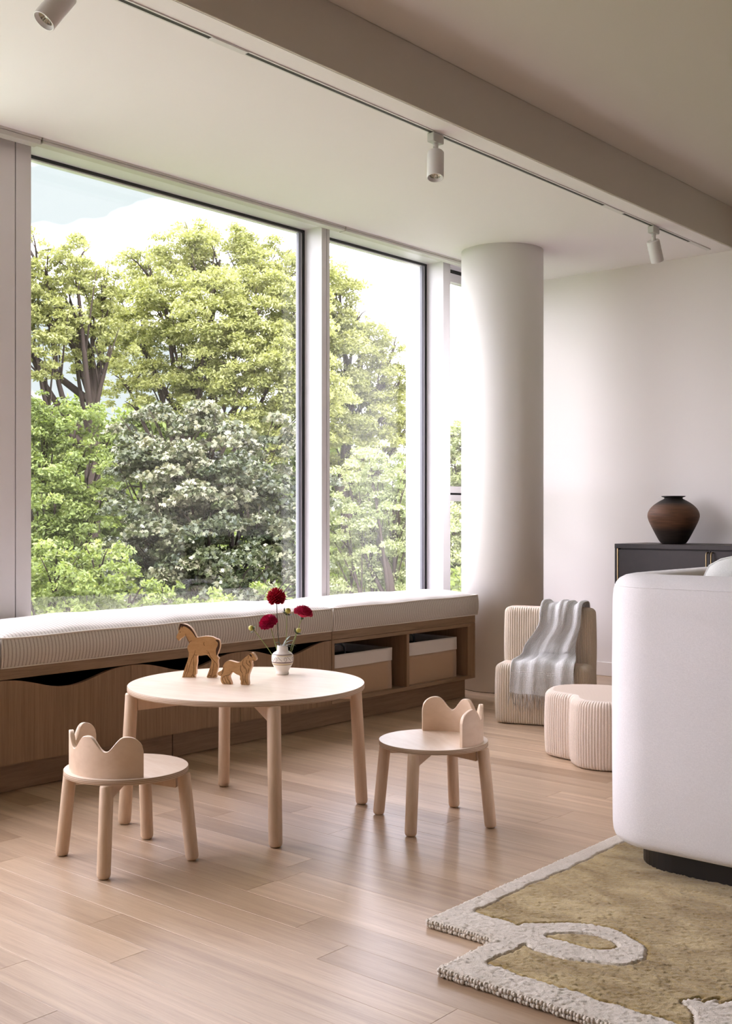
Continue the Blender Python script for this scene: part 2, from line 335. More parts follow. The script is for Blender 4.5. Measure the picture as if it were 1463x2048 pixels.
def tag(o, label, cat, group=None):
    o['label'] = label; o['category'] = cat
    if group: o['group'] = group
    return o
def struct(o, label=None):
    o['kind'] = 'structure'
    if label: o['label'] = label
    return o
def copy_tree(o, parent=None):
    c = o.copy(); COL.objects.link(c); c.parent = parent
    for ch in list(o.children): copy_tree(ch, c)
    return c
def catmull(P, n=8, closed=True):
    out = []; m = len(P); P = [Vector(p) for p in P]
    rngi = range(m) if closed else range(m-1)
    for i in rngi:
        a = P[(i-1) % m] if closed or i > 0 else P[0]; b = P[i]; c = P[(i+1) % m]; d = P[(i+2) % m] if closed or i+2 < m else P[-1]
        for k in range(n):
            t = k/n; out.append(0.5*((2*b)+(c-a)*t+(2*a-5*b+4*c-d)*t*t+(-a+3*b-3*c+d)*t**3))
    if not closed: out.append(P[-1])
    return out
def resample(P, step, closed=True):
    P = [Vector(p) for p in P]; Q = P+[P[0]] if closed else P
    L_ = [0]
    for i in range(1, len(Q)): L_.append(L_[-1]+(Q[i]-Q[i-1]).length)
    n = max(3, int(round(L_[-1]/step))); out = []; j = 0
    for k in range(n if closed else n+1):
        s = L_[-1]*k/n
        while j < len(Q)-2 and L_[j+1] < s: j += 1
        u = (s-L_[j])/max(1e-9, L_[j+1]-L_[j]); out.append(Q[j].lerp(Q[j+1], min(1, u)))
    return out
def rrect(x0, x1, y0, y1, r, n=6):
    P = []
    for cx, cy, a0 in ((x1-r, y0+r, -90), (x1-r, y1-r, 0), (x0+r, y1-r, 90), (x0+r, y0+r, 180)):
        for k in range(n+1):
            a = math.radians(a0+90*k/n); P.append((cx+r*math.cos(a), cy+r*math.sin(a)))
    return P

# ================================================================== SETTING
CE, CH = 2.80, 3.055          # dropped and high ceiling
YB, YR = 6.96, -2.6           # back wall, rear wall
XG, XM = -4.65, -4.50         # glass plane, mullion face
XR = 4.2                      # right wall
# floor: sub-floor slab with planks laid across the room
fl = struct(MB().box(XG-0.3, XR+0.2, YR-0.2, YB+0.2, -0.2, -0.0165).build('floor', M['plank']))
rowh = 0.11763; y_base = 1.683
known = {-0: [-2.284], 1: [-2.544], 2: [-3.218], 3: [-3.415], 4: [-2.107, -3.66], 5: [-2.425, -2.83], 7: [-2.49], 9: [-3.113], 10: [-2.64], 18: [-2.346], 21: [-2.277]}
r0 = math.floor((0.2-y_base)/rowh); r1 = math.ceil((YB-y_base)/rowh)
npl = 0
for r in range(r0, r1):
    ya = y_base+r*rowh; yb = min(ya+rowh, YB+0.01)
    js = sorted(known.get(r, []))
    if not js: js = [-3.9+random.random()*1.7]
    js2 = [js[0]-1.3-random.random()*0.6]
    js2 += js; x = js[-1]
    while x < 0.9:
        x += 1.15+random.random()*0.9; js2.append(x)
    js2 = [q for q in js2 if -4.5 < q < 1.5]
    ed = [-4.62]+js2+[1.9]
    for a, b in zip(ed[:-1], ed[1:]):
        if b-a < 0.02: continue
        g = 0.0003
        x0, x1, y0, y1 = a+g, b-g, ya+g, yb-g; c = 0.0005; z = 0.0; zl = -0.016
        vs = [(x0, y0, zl), (x1, y0, zl), (x1, y1, zl), (x0, y1, zl), (x0, y0, z-c), (x1, y0, z-c), (x1, y1, z-c), (x0, y1, z-c),
              (x0+c, y0+c, z), (x1-c, y0+c, z), (x1-c, y1-c, z), (x0+c, y1-c, z)]
        fs = [(0, 1, 5, 4), (1, 2, 6, 5), (2, 3, 7, 6), (3, 0, 4, 7), (4, 5, 9, 8), (5, 6, 10, 9), (6, 7, 11, 10), (7, 4, 8, 11), (8, 9, 10, 11), (3, 2, 1, 0)]
        MB().add(vs, fs).build('plank', M['plank'], fl); npl += 1
# ceilings, beam face, walls
struct(MB().box(-4.39, -2.90, YR, YB, CE, CH).build('ceiling', M['ceiling']), 'white dropped ceiling band above the window seat, ending in a deep beam face')
struct(MB().box(-4.9, XR, YR, YB+0.2, CH, CH+0.25).build('ceiling', M['greige']), 'higher ceiling beyond the beam, in a darker greige tone')
struct(MB().box(-2.899, -2.888, YR, YB-0.001, CE, CH-0.001, 0.002).build('trim_8', M['greige']), 'side face of the dropped beam, in a darker greige tone')
struct(MB().box(-5.0, XR+0.2, YB, YB+0.2, -0.2, CH+0.25).build('wall_back', M['wall']))
struct(MB().box(XR, XR+0.2, YR, YB, -0.2, CH+0.25).build('wall_right', M['wall_far']))
wr = MB(); wr.box(-4.9, XR+0.2, YR-0.2, YR, -0.2, CH+0.25)
struct(wr.build('wall_rear', M['wall_far']))
# window wall: low parapet behind the seat, header above, mullions
ww = MB(); ww.box(-4.95, XM-0.02, YR, YB, -0.2, 0.42); ww.box(-4.74, XG-0.05, YR, YB, CE, CH); ww.box(XM-0.16, XM, YR, YB, CE, CH)
struct(ww.build('wall_window', M['white_metal']))
k = 0
def mullion(y0, y1, groove=None, x_out=XG-0.06):
    global k; k += 1
    m = MB()
    if groove: m.box(x_out, XM, y0, groove-0.003, 0.40, CE); m.box(x_out, XM, groove+0.003, y1, 0.40, CE); m.box(x_out, XM-0.02, groove-0.004, groove+0.004, 0.40, CE, mi=1)
    else: m.box(x_out, XM, y0, y1, 0.40, CE)
    return struct(m.build('trim_%d' % k, [M['white_metal'], M['gasket']]))
mullion(2.60, 2.883, 2.803); mullion(4.821, 4.890, 4.864); mullion(6.006, 6.085); mullion(0.75, 0.90); mullion(-1.3, -1.15); mullion(YB-0.12, YB)
# white strip added outside the second window, standing in for the reveal's reflection
fin = struct(MB().box(XG-0.17, XG-0.062, 6.01, 6.08, -1.0, 3.3).build('trim_7', M['white_metal']), 'added white strip standing in for a reflection in the narrow window')
def window(n, y0, y1, z0=0.42, z1=CE, frame_x=XG, lower=None):
    w = struct(MB().box(frame_x-0.012, frame_x+0.012, y0, y1, z1-0.014, z1).box(frame_x-0.012, frame_x+0.012, y0, y1, z0, z0+0.014)
               .box(frame_x-0.012, frame_x+0.012, y1-0.014, y1, z0, z1).box(frame_x-0.012, frame_x+0.012, y0, y0+0.014, z0, z1).build('window_%d' % n, M['gasket']))
    a, b = y0+0.014, y1-0.014; c, d = z0+0.014, z1-0.014
    MB().box(frame_x-0.010, frame_x+0.004, b-0.010, b, c, d).box(frame_x-0.010, frame_x+0.004, a, b, d-0.006, d).build('glazing_bead', M['white_metal'], w)
    MB().box(frame_x-0.010, frame_x+0.008, b-0.034, b-0.012, c, d).build('spacer', M['grey_bead'], w)
    MB().box(frame_x-0.018, frame_x-0.010, a, b, c, d).build('pane', M['glass'], w)
    return w
window(1, 2.883, 4.821); window(2, 4.890, 6.006); window(3, 0.90, 2.60); window(4, -1.15, 0.75); window(5, YR+0.05, -1.3)
# openable window behind the column: two framed lights with a transom
w6 = struct(MB().box(-4.62, -4.56, 6.085, 6.84, 2.70, 2.757).box(-4.62, -4.56, 6.085, 6.84, 0.42, 0.50).box(-4.62, -4.56, 6.085, 6.13, 0.42, 2.757).box(-4.62, -4.56, 6.79, 6.84, 0.42, 2.757)
            .box(-4.62, -4.56, 6.085, 6.84, 1.262, 1.306).box(-4.62, -4.56, 6.085, 6.84, 1.206, 1.247).build('window_6', M['white_metal']))
MB().box(-4.61, -4.57, 6.09, 6.83, 2.757, 2.785).box(-4.61, -4.58, 6.09, 6.83, 1.247, 1.262).build('gasket', M['gasket'], w6)
MB().box(-4.60, -4.565, 6.085, 6.84, 2.785, 2.80).build('head_rail', M['white_metal'], w6)
MB().box(-4.60, -4.592, 6.10, 6.80, 0.5, 2.70).build('pane', M['glass'], w6)
for fr in list(w6.children): pass
# exterior building slab above and below the windows
struct(MB().box(-4.74, 5, -6, 8, 3.31, 3.6).build('roof', M['wall']))

# round column
col_m = MB().lathe([(0.2624, 0.004), (0.2624, CE)], 96, (-4.06, 6.05, 0))
colo = struct(col_m.build('column', M['column']), 'thick round white column between window seat and back wall')
MB().lathe([(0.258, -0.001), (0.258, 0.004)], 64, (-4.06, 6.05, 0)).build('shadow_gap', M['gasket'], colo)
struct(MB().box(-4.35, XR, YB-0.012, YB, 0.001, 0.095, 0.002).build('baseboard_back', M['wall']))

# roller shade bars at the ceiling edge
shade_labels = ['pale roller shade bar above the leftmost mullion, at the ceiling edge', 'roller shade bar running above the wide window', 'roller shade bar above the narrow window, ending behind the column']
for i, (a, b) in enumerate([(0.9, 2.865), (2.875, 4.905), (4.915, 6.9)]):
    sh = thing('roller_shade', shade_labels[i], 'roller shade', (-4.42, a, CE), 0, 'roller shades tucked along the ceiling edge')
    zz = 0.008 if i == 0 else 0.0
    MB().box(-0.028, 0.028, 0, b-a, -0.026-zz, -0.012, 0.002).build('hem_bar', M['shade_metal'], sh)
    MB().box(-0.004, 0.004, 0.004, b-a-0.004, -0.013, 0.06).build('shade_cloth', M['canvas'], sh)
    MB().box(0.018, 0.030, 0, b-a, -0.011, 0.0).build('pocket_lip', M['shade_metal'], sh)

# ================================================================== WINDOW SEAT
XF = -3.96; XBK = XM+0.005
ygroup = 'wavy-topped drawer units under the window seat'
cab_l = ['oak window seat drawer unit cut off by the left edge of the photo', 'oak window seat drawer unit left of the round table, behind the left stool',
         'oak window seat drawer unit behind the toy horse', 'oak window seat drawer unit behind the flower vase']
ys = [(1.755, 2.39), (2.39, 3.031), (3.031, 3.673), (3.673, 4.318)]
for i, (a, b) in enumerate(ys):
    c = thing('drawer_cabinet', cab_l[i], 'cabinet', (XF, a, 0.12), 0, ygroup); w = b-a
    bd = MB(); bd.box(XBK-XF, -0.022, 0.001, 0.016, 0, 0.335); bd.box(XBK-XF, -0.022, w-0.016, w-0.001, 0, 0.335)
    bd.box(XBK-XF, -0.022, 0.016, w-0.016, 0, 0.016); bd.box(XBK-XF, XBK-XF+0.016, 0.016, w-0.016, 0.016, 0.335)
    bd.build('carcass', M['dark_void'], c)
    P = [(0.0015, 0.0), (w-0.0015, 0.0)]
    n = 40
    for k_ in range(n+1):
        u = 1-k_/n; q = 0.5-0.5*math.cos(2*PI*u); q = q**1.25
        P.append((0.0015+(w-0.003)*u, 0.334-0.053*q))
    m4 = Matrix(((0, 0, 1, -0.020), (1, 0, 0, 0), (0, 1, 0, 0), (0, 0, 0, 1)))
    MB().prism(P, 0, 0.020, mat4=m4).build('drawer_front', M['bench_oak'], c)
# open shelf unit
a, b = 4.321, 5.609; w = b-a
c = thing('open_shelf_unit', 'open oak shelf unit of the window seat holding two storage bins', 'cabinet', (XF, a, 0.12)); D = XBK-XF
MB().box(D, 0, 0, w-0.0465, 0, 0.020, 0.001).build('bottom_board', M['bench_oak_h'], c)
MB().box(D, 0, 0, w-0.0465, 0.316, 0.336, 0.001).build('top_rail', M['bench_oak_h'], c)
MB().box(D, 0, 0, 0.020, 0.0205, 0.3155).build('side_board', M['bench_oak'], c)
MB().box(D, 0, 0.622, 0.645, 0.0205, 0.3155).build('divider', M['bench_oak'], c)
MB().box(D, 0, w-0.078, w-0.048, 0.0205, 0.3155).build('side_board', M['bench_oak'], c)
MB().box(D, 0, w-0.046, w, 0.0, 0.336, 0.0015).build('end_panel', M['bench_oak'], c)
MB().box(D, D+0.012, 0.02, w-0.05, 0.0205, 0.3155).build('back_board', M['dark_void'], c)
# plinth boards
pl = thing('plinth', 'recessed oak plinth under the window seat', 'plinth', (XF-0.06, 1.755, 0))
for a_, b_ in [(0, 1.553), (1.557, 3.83)]:
    MB().box(-0.02, 0, a_, b_, 0.001, 0.117, 0.0008).build('plinth_board', M['bench_oak_h'], pl)
MB().box(-0.40, -0.02, 3.81, 3.83, 0.001, 0.117).build('plinth_return', M['bench_oak_h'], pl)
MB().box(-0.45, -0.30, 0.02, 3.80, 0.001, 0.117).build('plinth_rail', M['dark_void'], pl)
# seat boards
tb_l = ['long oak seat board above the drawer units', 'oak seat board above the two storage bins']
for i, (a_, b_) in enumerate([(1.755, 4.3185), (4.3215, 5.609)]):
    o = MB().box(XBK, XF, a_, b_, 0.457, 0.500, 0.0015).build('seat_board', M['bench_oak_h']); tag(o, tb_l[i], 'bench top')

def cushion(y0, y1, label, z0=0.501, h=0.118, dome=0.035, domey=0.5):
    t = thing('seat_cushion', label, 'cushion', (XF, y0, z0), 0, 'striped cushions on the window seat'); w = y1-y0; dpt = XF-XBK-0.005; bul = 0.022
    nx, ny = 26, max(24, int(w/0.03)); vs = []; fs = []
    # profile around the section in x/z, from back bottom to front bottom via the top
    prof = []
    for k_ in range(7): prof.append((-dpt, h*k_/6, 'b'))
    for k_ in range(1, nx): prof.append((-dpt+(dpt)*k_/nx, h, 't'))
    for k_ in range(9): prof.append((0.0, h*(1-k_/8), 'f'))
    for k_ in range(1, 5): prof.append((-dpt*k_/5, 0, 'u'))
    np_ = len(prof)
    def pt(i, j):
        x, z, s_ = prof[i]; v = j/ny; y = v*w
        e = min(1.0, min(v, 1-v)*w/0.10); e = math.sqrt(max(0, 1-(1-e)**2))
        u = (x+dpt)/dpt
        if s_ == 't':
            d = dome*(math.sin(PI*u)**0.55)*(0.25+0.75*e)*(0.8+0.3*math.sin(PI*min(1, v*1.1)))
            z += d+0.0015*math.sin(y*23+x*9)+0.002*math.sin(y*7.3+x*5)
        if s_ == 'f' or s_ == 'b':
            q = z/h; bu = bul*4*q*(1-q)*0.75
            x += (bu if s_ == 'f' else -bu*0.15)*(0.5+0.5*e) if True else 0
        y2 = y
        if j == 0 or j == ny:
            pass
        # side bulge at the two ends
        q = (z/h) if z <= h else 1
        endb = 0.008*4*max(0, q)*(1-min(1, q))
        if j == 0: y2 -= endb*0
        if z > 0.001: z += 0.0016*math.sin(y*11.0+1.3*y0)*(z/h)
        return (x, y2, z)
    R = [[pt(i, j) for i in range(np_)] for j in range(ny+1)]
    # inset bulged ends
    mb = MB(); mb.rings(R, False, False)
    for j, sg in ((0, -1), (ny, 1)):
        base = R[j]; cx = sum(p[0] for p in base)/np_; cz = h/2; prev = base
        loops = [base]
        for q, o in ((0.96, 0.002), (0.85, 0.004), (0.6, 0.005), (0.2, 0.0055)):
            loops.append([(cx+(p[0]-cx)*q, p[1]+sg*o, cz+(p[2]-cz)*q) for p in base])
        if sg < 0: loops = [l[::-1] for l in loops]
        mb.rings(loops, False, True)
    mb.build('cover', M['stripe'], t)
    for zc, nm, rr in ((h, 'piping', 0.0036), (0.0035, 'piping', 0.003)):
        path = []
        for j in range(ny+1): 
            p = pt(6+nx, j) if zc > 0.05 else pt(6+nx+8, j)
            path.append((p[0]+0.001, p[1], p[2]+(0.001 if zc > 0.05 else 0.002)))
        ea = [(-dpt+0.02, w, zc+0.002)]; eb = [(-dpt+0.02, 0, zc+0.002)]
        MB().tube(eb+path+ea, rr, 6).build(nm, M['piping'], t)
    for q in (0, w): MB().tube([(0.002, q, 0.004), (0.006, q, h*0.3), (0.006, q, h*0.7), (0.002, q, h)], 0.003, 6).build('piping', M['piping'], t)
    return t
cushion(1.76, 2.392, 'striped window seat cushion cut off at the left edge of the photo', dome=0.03)
cushion(2.404, 4.316, 'long striped seat cushion below the wide window, left of the cushion seam', dome=0.05)
cushion(4.330, 5.632, 'shorter striped seat cushion at the column end, above the storage bins', dome=0.034)

# storage bins
def bin_(y0, y1, h, label, xf=-3.995):
    t = thing('storage_bin', label, 'storage bin', (xf, y0, 0.1405), 0, 'fabric bins on the open shelf'); w = y1-y0; d = 0.36
    def wallbox(z0, z1, o, th, mi, nm, m_):
        n = 10; R = []
        rows = 7
        for k_ in range(rows):
            z = z0+(z1-z0)*k_/(rows-1); q = z/h
            s = 0.006*math.sin(q*5+w*40); P = []
            for side in range(4):
                for j in range(n):
                    u = j/n
                    if side == 0: p = (o, -o+u*(w+2*o)); bx = 0.010*math.sin(PI*u)*math.sin(q*PI)*(1 if k_ < rows else 1)+0.002*math.sin(u*17+q*6); p = (p[0]+bx-0.004, p[1]+s*0.3)
                    elif side == 1: p = (o-u*(d+2*o), w+o+s*0.4)
                    elif side == 2: p = (-d-o, w+o-u*(w+2*o))
                    else: p = (-d-o+u*(d+2*o), -o-s*0.2)
                    P.append((p[0], p[1], z))
            R.append(P)
        Ri = [[(-d/2+(x+d/2)*0.975, w/2+(y-w/2)*0.98, z) for x, y, z in P] for P in R[::-1]]
        MB().rings(R+Ri, False, False).build(nm, m_, t)
    wallbox(0.0, h*0.70, 0, 0, 0, 'jute_body', M['jute'])
    wallbox(h*0.69, h, 0.0025, 0, 0, 'canvas_cuff', M['canvas'])
    MB().box(-d+0.006, -0.006, 0.006, w-0.006, 0.002, 0.012).build('base', M['jute'], t)
    MB().box(-d+0.018, -0.014, 0.014, w-0.014, 0.013, h*0.80, 0.004).build('black_infill', M['bin_black'], t)  # solid black block filling most of the bin
    cx = w*0.55
    MB().tube([(-d*0.55, cx-0.055, h*0.72), (-d*0.55, cx-0.045, h+0.005), (-d*0.55, cx-0.02, h+0.024), (-d*0.55, cx+0.02, h+0.024), (-d*0.55, cx+0.05, h+0.005), (-d*0.55, cx+0.06, h*0.72)], 0.006, 7).build('rope_handle', M['rope'], t)
    return t
bin_(4.352, 4.852, 0.228, 'tan and cream fabric bin on the left of the open shelf, nearer the table')
bin_(4.992, 5.462, 0.238, 'tan and cream fabric bin in the right bay, by the column')

# ================================================================== TABLE, STOOLS
def leg_mb(p0, p1, r):
    p0 = Vector(p0); p1 = Vector(p1); d = (p1-p0).normalized(); Lh = (p1-p0).length
    m = MB(); pts = []; rr = []
    for s, q in ((0, 0.62), (0.002, 0.78), (0.005, 0.90), (0.010, 0.98), (0.016, 1.0)): pts.append(p0+d*s); rr.append(r*q)
    for s, q in ((Lh*0.5, 1.0), (Lh-0.006, 1.0), (Lh-0.002, 0.95), (Lh, 0.84)): pts.append(p0+d*s); rr.append(r*q)
    return m.tube(pts, rr, 24)
def disc_top(R, z0, z1, name, t):
    mb = MB(); mb.lathe([(R-0.001, z0), (R, z0+0.001), (R, z1-0.0012), (R-0.0012, z1)], 96, mi=1, caps=(True, False))
    ring = [((R-0.0012)*math.cos(2*PI*j/96), (R-0.0012)*math.sin(2*PI*j/96), z1) for j in range(96)]
    mb.add(ring, [tuple(range(96))], 0)
    return mb.build(name, [M['laminate'], M['ply']], t)
def rails(t, rin, z0, z1, zc, wd):
    for k_ in range(2):
        P = [(-rin, z0), (-rin, z1), (rin, z1), (rin, z0), (rin*0.12, zc), (-rin*0.12, zc)]
        a = PI/4+PI/2*k_
        m4 = Matrix.Rotation(a, 4, 'Z') @ Matrix(((1, 0, 0, 0), (0, 0, 1, -wd/2), (0, 1, 0, 0), (0, 0, 0, 1)))
        MB().prism(P, 0, wd, mat4=m4).build('cross_rail', M['birch_leg'], t)
tab = thing('play_table', 'low round birch plywood children\'s table with toy animals and flowers', 'table', (-3.053, 2.866, 0), math.radians(14.0))
disc_top(0.435, 0.4665, 0.485, 'tabletop', tab)
rails(tab, 0.40, 0.405, 0.466, 0.43, 0.022)
for k_ in range(4):
    a = PI/4+PI/2*k_; leg_mb((0.447*math.cos(a), 0.447*math.sin(a), 0.001), (0.420*math.cos(a), 0.420*math.sin(a), 0.4663), 0.0232).build('leg', M['birch_leg'], tab)

def crown_top(u):
    """height of the crown edge, u in 0..1 along the band"""
    pk, vl = 0.127, 0.081
    c = 0.5-0.5*math.cos(2*PI*(u-0.105)/0.2633)          # 0 at peaks
    if u < 0.105 or u > 0.895:
        e = (0.105-u)/0.105 if u < 0.105 else (u-0.895)/0.105
        return pk-0.045*(1-math.sqrt(max(0, 1-e*e)))
    return pk-(pk-vl)*c**1.35
def stool(label, loc, rot):
    t = thing('crown_stool', label, 'stool', loc, rot, 'crown-backed stools at the play table')
    disc_top(0.197, 0.278, 0.295, 'seat', t)
    rails(t, 0.165, 0.232, 0.2775, 0.25, 0.020)
    for k_ in range(4):
        a = PI/4+PI/2*k_; leg_mb((0.217*math.cos(a), 0.217*math.sin(a), 0.001), (0.188*math.cos(a), 0.188*math.sin(a), 0.2778), 0.0212).build('leg', M['birch_leg'], t)
    n = 120; ro, ri = 0.180, 0.165; zb = 0.2952; span = math.radians(160)
    mb = MB(); R = []
    for j in range(n+1):
        u = j/n; a = PI/2-span/2+span*u; zt = zb+crown_top(u); ca, sa = math.cos(a), math.sin(a); c = 0.002
        sec = [(ro, zb), (ro, zt-c), (ro-c, zt), (ri+c, zt), (ri, zt-c), (ri, zb)]
        R.append([(r*ca, r*sa, z) for r, z in sec])
    mb.rings(R, True, True, 0, True)
    o = mb.build('crown_backrest', M['birch'], t)
    md = o.modifiers.new('es', 'EDGE_SPLIT'); md.split_angle = math.radians(35)
    return t
stool('crown-backed birch stool at left, in front of the drawer units', (-2.951, 2.241, 0), math.radians(-10.6+180))
stool('crown-backed birch stool right of the table, nearest the white sofa', (-2.469, 3.236, 0), math.radians(-28.8))

# ------------------------------------------------------------------ toys, vase, flowers
def toy(name, label, outline, strokes, darks, px0, base_y, scale, p0, p1, thick=0.020):
    """outline in drawing units, px0 = drawing x at p0"""
    d = Vector((p1[0]-p0[0], p1[1]-p0[1], 0)).normalized(); nrm = Vector((d.y, -d.x, 0))    # faces the camera side
    t = thing(name, label, 'toy', (p0[0], p0[1], 0.4855))
    m4 = Matrix(((d.x, 0, nrm.x, 0), (d.y, 0, nrm.y, 0), (0, 1, 0, 0), (0, 0, 0, 1)))
    cv = lambda P: [((x-px0)*scale, (base_y-y)*scale) for x, y in P]
    P = catmull([(*p, 0) for p in cv(outline)], 3); P = [(p.x, max(0, p.y)) for p in P]
    o = MB().prism(P, -thick, 0, mat4=m4, side_mi=1).build('body', [M['toy'], M['toy_edge']], t)
    for k_, D_ in enumerate(darks):
        Q = catmull([(*p, 0) for p in cv(D_)], 3); MB().prism([(p.x, p.y) for p in Q], -thick-0.0004 if False else 0.0, 0.0006, mat4=m4).build('painted_mane' if k_ == 0 else 'painted_tail', M['burnt'], t)
    sm = MB()
    for S in strokes:
        S = [S[0:1][0], *S[1:]] if len(S) > 2 else S
        Q = catmull([(*p, 0) for p in cv(S)], 4, False)
        R = []
        sm.tube([m4 @ Vector((p.x, p.y, 0.0)) for p in Q], [0.00052+0.0003*math.sin(PI*i/len(Q)) for i in range(len(Q))], 5)
    sm.build('carved_line', M['burnt'], t)['kind'] = 'stuff'
    return t
horse = [(150, 75), (136, 108), (120, 170), (125, 215), (97, 265), (88, 300), (102, 332), (128, 355), (152, 325), (190, 302), (235, 272), (265, 330), (295, 395), (275, 435), (270, 480), (292, 540), (288, 600), (268, 680), (235, 770), (202, 870), (190, 925), (192, 942), (384, 944), (392, 910), (412, 880), (415, 780), (430, 690), (432, 592), (500, 588), (580, 575), (628, 612), (662, 660), (652, 740), (622, 830), (596, 900), (596, 940), (735, 940), (745, 880), (772, 760), (768, 690), (770, 655), (782, 632), (752, 590), (770, 545), (800, 455), (802, 375), (782, 330), (738, 315), (690, 290), (640, 280), (560, 278), (480, 290), (425, 296), (385, 220), (335, 150), (270, 100), (205, 82), (180, 90)]
hs = [[(238, 238), (250, 290), (290, 360), (296, 392)], [(296, 392), (310, 368), (342, 350)], [(398, 500), (385, 560), (345, 640), (310, 740), (275, 860), (245, 935)], [(375, 580), (430, 580)], [(372, 600), (370, 700), (378, 800), (360, 900), (385, 938)],
      [(545, 370), (535, 400), (552, 430)], [(580, 505), (620, 540), (640, 600), (700, 665), (745, 720), (755, 770)], [(585, 545), (620, 548)], [(705, 680), (690, 780), (680, 850), (655, 925)], [(270, 715), (262, 800), (235, 870), (210, 935)], [(655, 790), (640, 860), (610, 910)], [(330, 935), (345, 905), (385, 905)],
      [(605, 925), (640, 905), (660, 935)], [(165, 95), (170, 130), (190, 150)], [(100, 318), (110, 322)], [(140, 210), (152, 218), (160, 208)], [(690, 935), (720, 905), (735, 905)]]
hm = [(152, 80), (205, 86), (268, 106), (330, 155), (380, 224), (422, 296), (404, 292), (362, 232), (302, 168), (240, 130), (200, 122), (185, 140), (172, 112), (142, 175), (130, 190), (130, 160)]
ht = [(728, 338), (765, 335), (790, 360), (797, 420), (788, 470), (765, 530), (752, 588), (738, 545), (738, 480), (762, 430), (768, 385), (750, 360)]
toy('wooden_horse', 'flat wooden toy horse standing at the left of the round table', horse, hs, [hm, ht], 190, 942, 0.206/867, (-3.335, 2.795), (-3.222, 2.875))
lion = [(1262, 535), (1300, 573), (1330, 628), (1318, 655), (1292, 662), (1262, 655), (1255, 700), (1262, 742), (1240, 790), (1218, 845), (1200, 890), (1195, 960), (1196, 1046), (1082, 1046), (1075, 985), (1060, 960), (1058, 905), (1000, 882), (945, 850), (912, 868), (880, 920), (892, 980), (908, 1046), (780, 1046), (745, 1010), (735, 960), (742, 922), (705, 912), (684, 885), (702, 855), (748, 832), (772, 800), (776, 755), (812, 700), (868, 670), (940, 680), (1010, 696), (1062, 684), (1110, 640), (1160, 590), (1215, 553)]
ls = [[(790, 770), (780, 830), (745, 870)], [(765, 815), (775, 860), (735, 915)], [(930, 835), (890, 890), (800, 920), (765, 960), (790, 1020), (820, 1042)], [(800, 930), (820, 985), (850, 1042)], [(840, 910), (850, 960), (885, 1000), (895, 1042)], [(1075, 740), (1070, 810), (1105, 870)], [(1120, 645), (1105, 720), (1140, 790)], [(1130, 740), (1170, 820), (1155, 880)],
      [(1175, 650), (1170, 700), (1215, 740)], [(1215, 660), (1235, 700), (1225, 760)], [(1105, 880), (1115, 970), (1105, 1042)], [(1150, 890), (1145, 970), (1185, 1042)], [(1245, 600), (1275, 615)], [(1262, 655), (1300, 650)], [(1110, 640), (1150, 600), (1215, 560)], [(1210, 780), (1190, 860)], [(1205, 580), (1195, 630)], [(1240, 660), (1215, 670), (1225, 700)]]
toy('wooden_lion', 'small flat wooden toy lion standing beside the toy horse', lion, ls, [[(1215, 560), (1240, 556), (1262, 590), (1245, 596), (1225, 580)]], 780, 1046, 0.118/512, (-3.087, 2.779), (-3.029, 2.809))

VX, VY = -3.108, 3.106
va = thing('vase', 'small cream painted vase of red dahlias on the round table', 'vase', (VX, VY, 0.4855))
prof = [(0.0235, 0.0), (0.0255, 0.002), (0.0258, 0.006), (0.0242, 0.010), (0.0238, 0.013), (0.027, 0.020), (0.0335, 0.030), (0.0395, 0.041), (0.0425, 0.053), (0.0432, 0.064), (0.0418, 0.074), (0.037, 0.082), (0.030, 0.087), (0.0232, 0.090), (0.0222, 0.094), (0.0212, 0.105), (0.0208, 0.1125), (0.0195, 0.113), (0.0188, 0.110), (0.019, 0.092), (0.030, 0.080), (0.030, 0.040), (0.001, 0.02)]
MB().lathe(prof, 48, caps=(True, False)).build('body', M['vase'], va)
def rad_at(z):
    for (r0_, z0_), (r1_, z1_) in zip(prof[4:14], prof[5:15]):
        if z0_ <= z <= z1_: return r0_+(r1_-r0_)*(z-z0_)/(z1_-z0_)
    return 0.043
sc = MB()
for k_ in range(7):
    a0 = 2*PI*k_/7+0.35; P = []
    for i in range(20):
        s = i/19; a = a0+0.17*math.cos(4.4+s*6.3)*(1-0.55*s); z = 0.062+0.0095*math.sin(4.4+s*6.3)*(1-0.55*s)
        r = rad_at(z)+0.0002; P.append((r*math.cos(a), r*math.sin(a), z))
    sc.tube(P, 0.0007, 4)
    P = []
    for i in range(8):
        s = i/7; a = a0+0.2+0.42*s; z = 0.0715-0.017*s; r = rad_at(z)+0.0002; P.append((r*math.cos(a), r*math.sin(a), z))
    sc.tube(P, 0.0006, 4)
sc.build('painted_scrolls', M['paint_brown'], va)

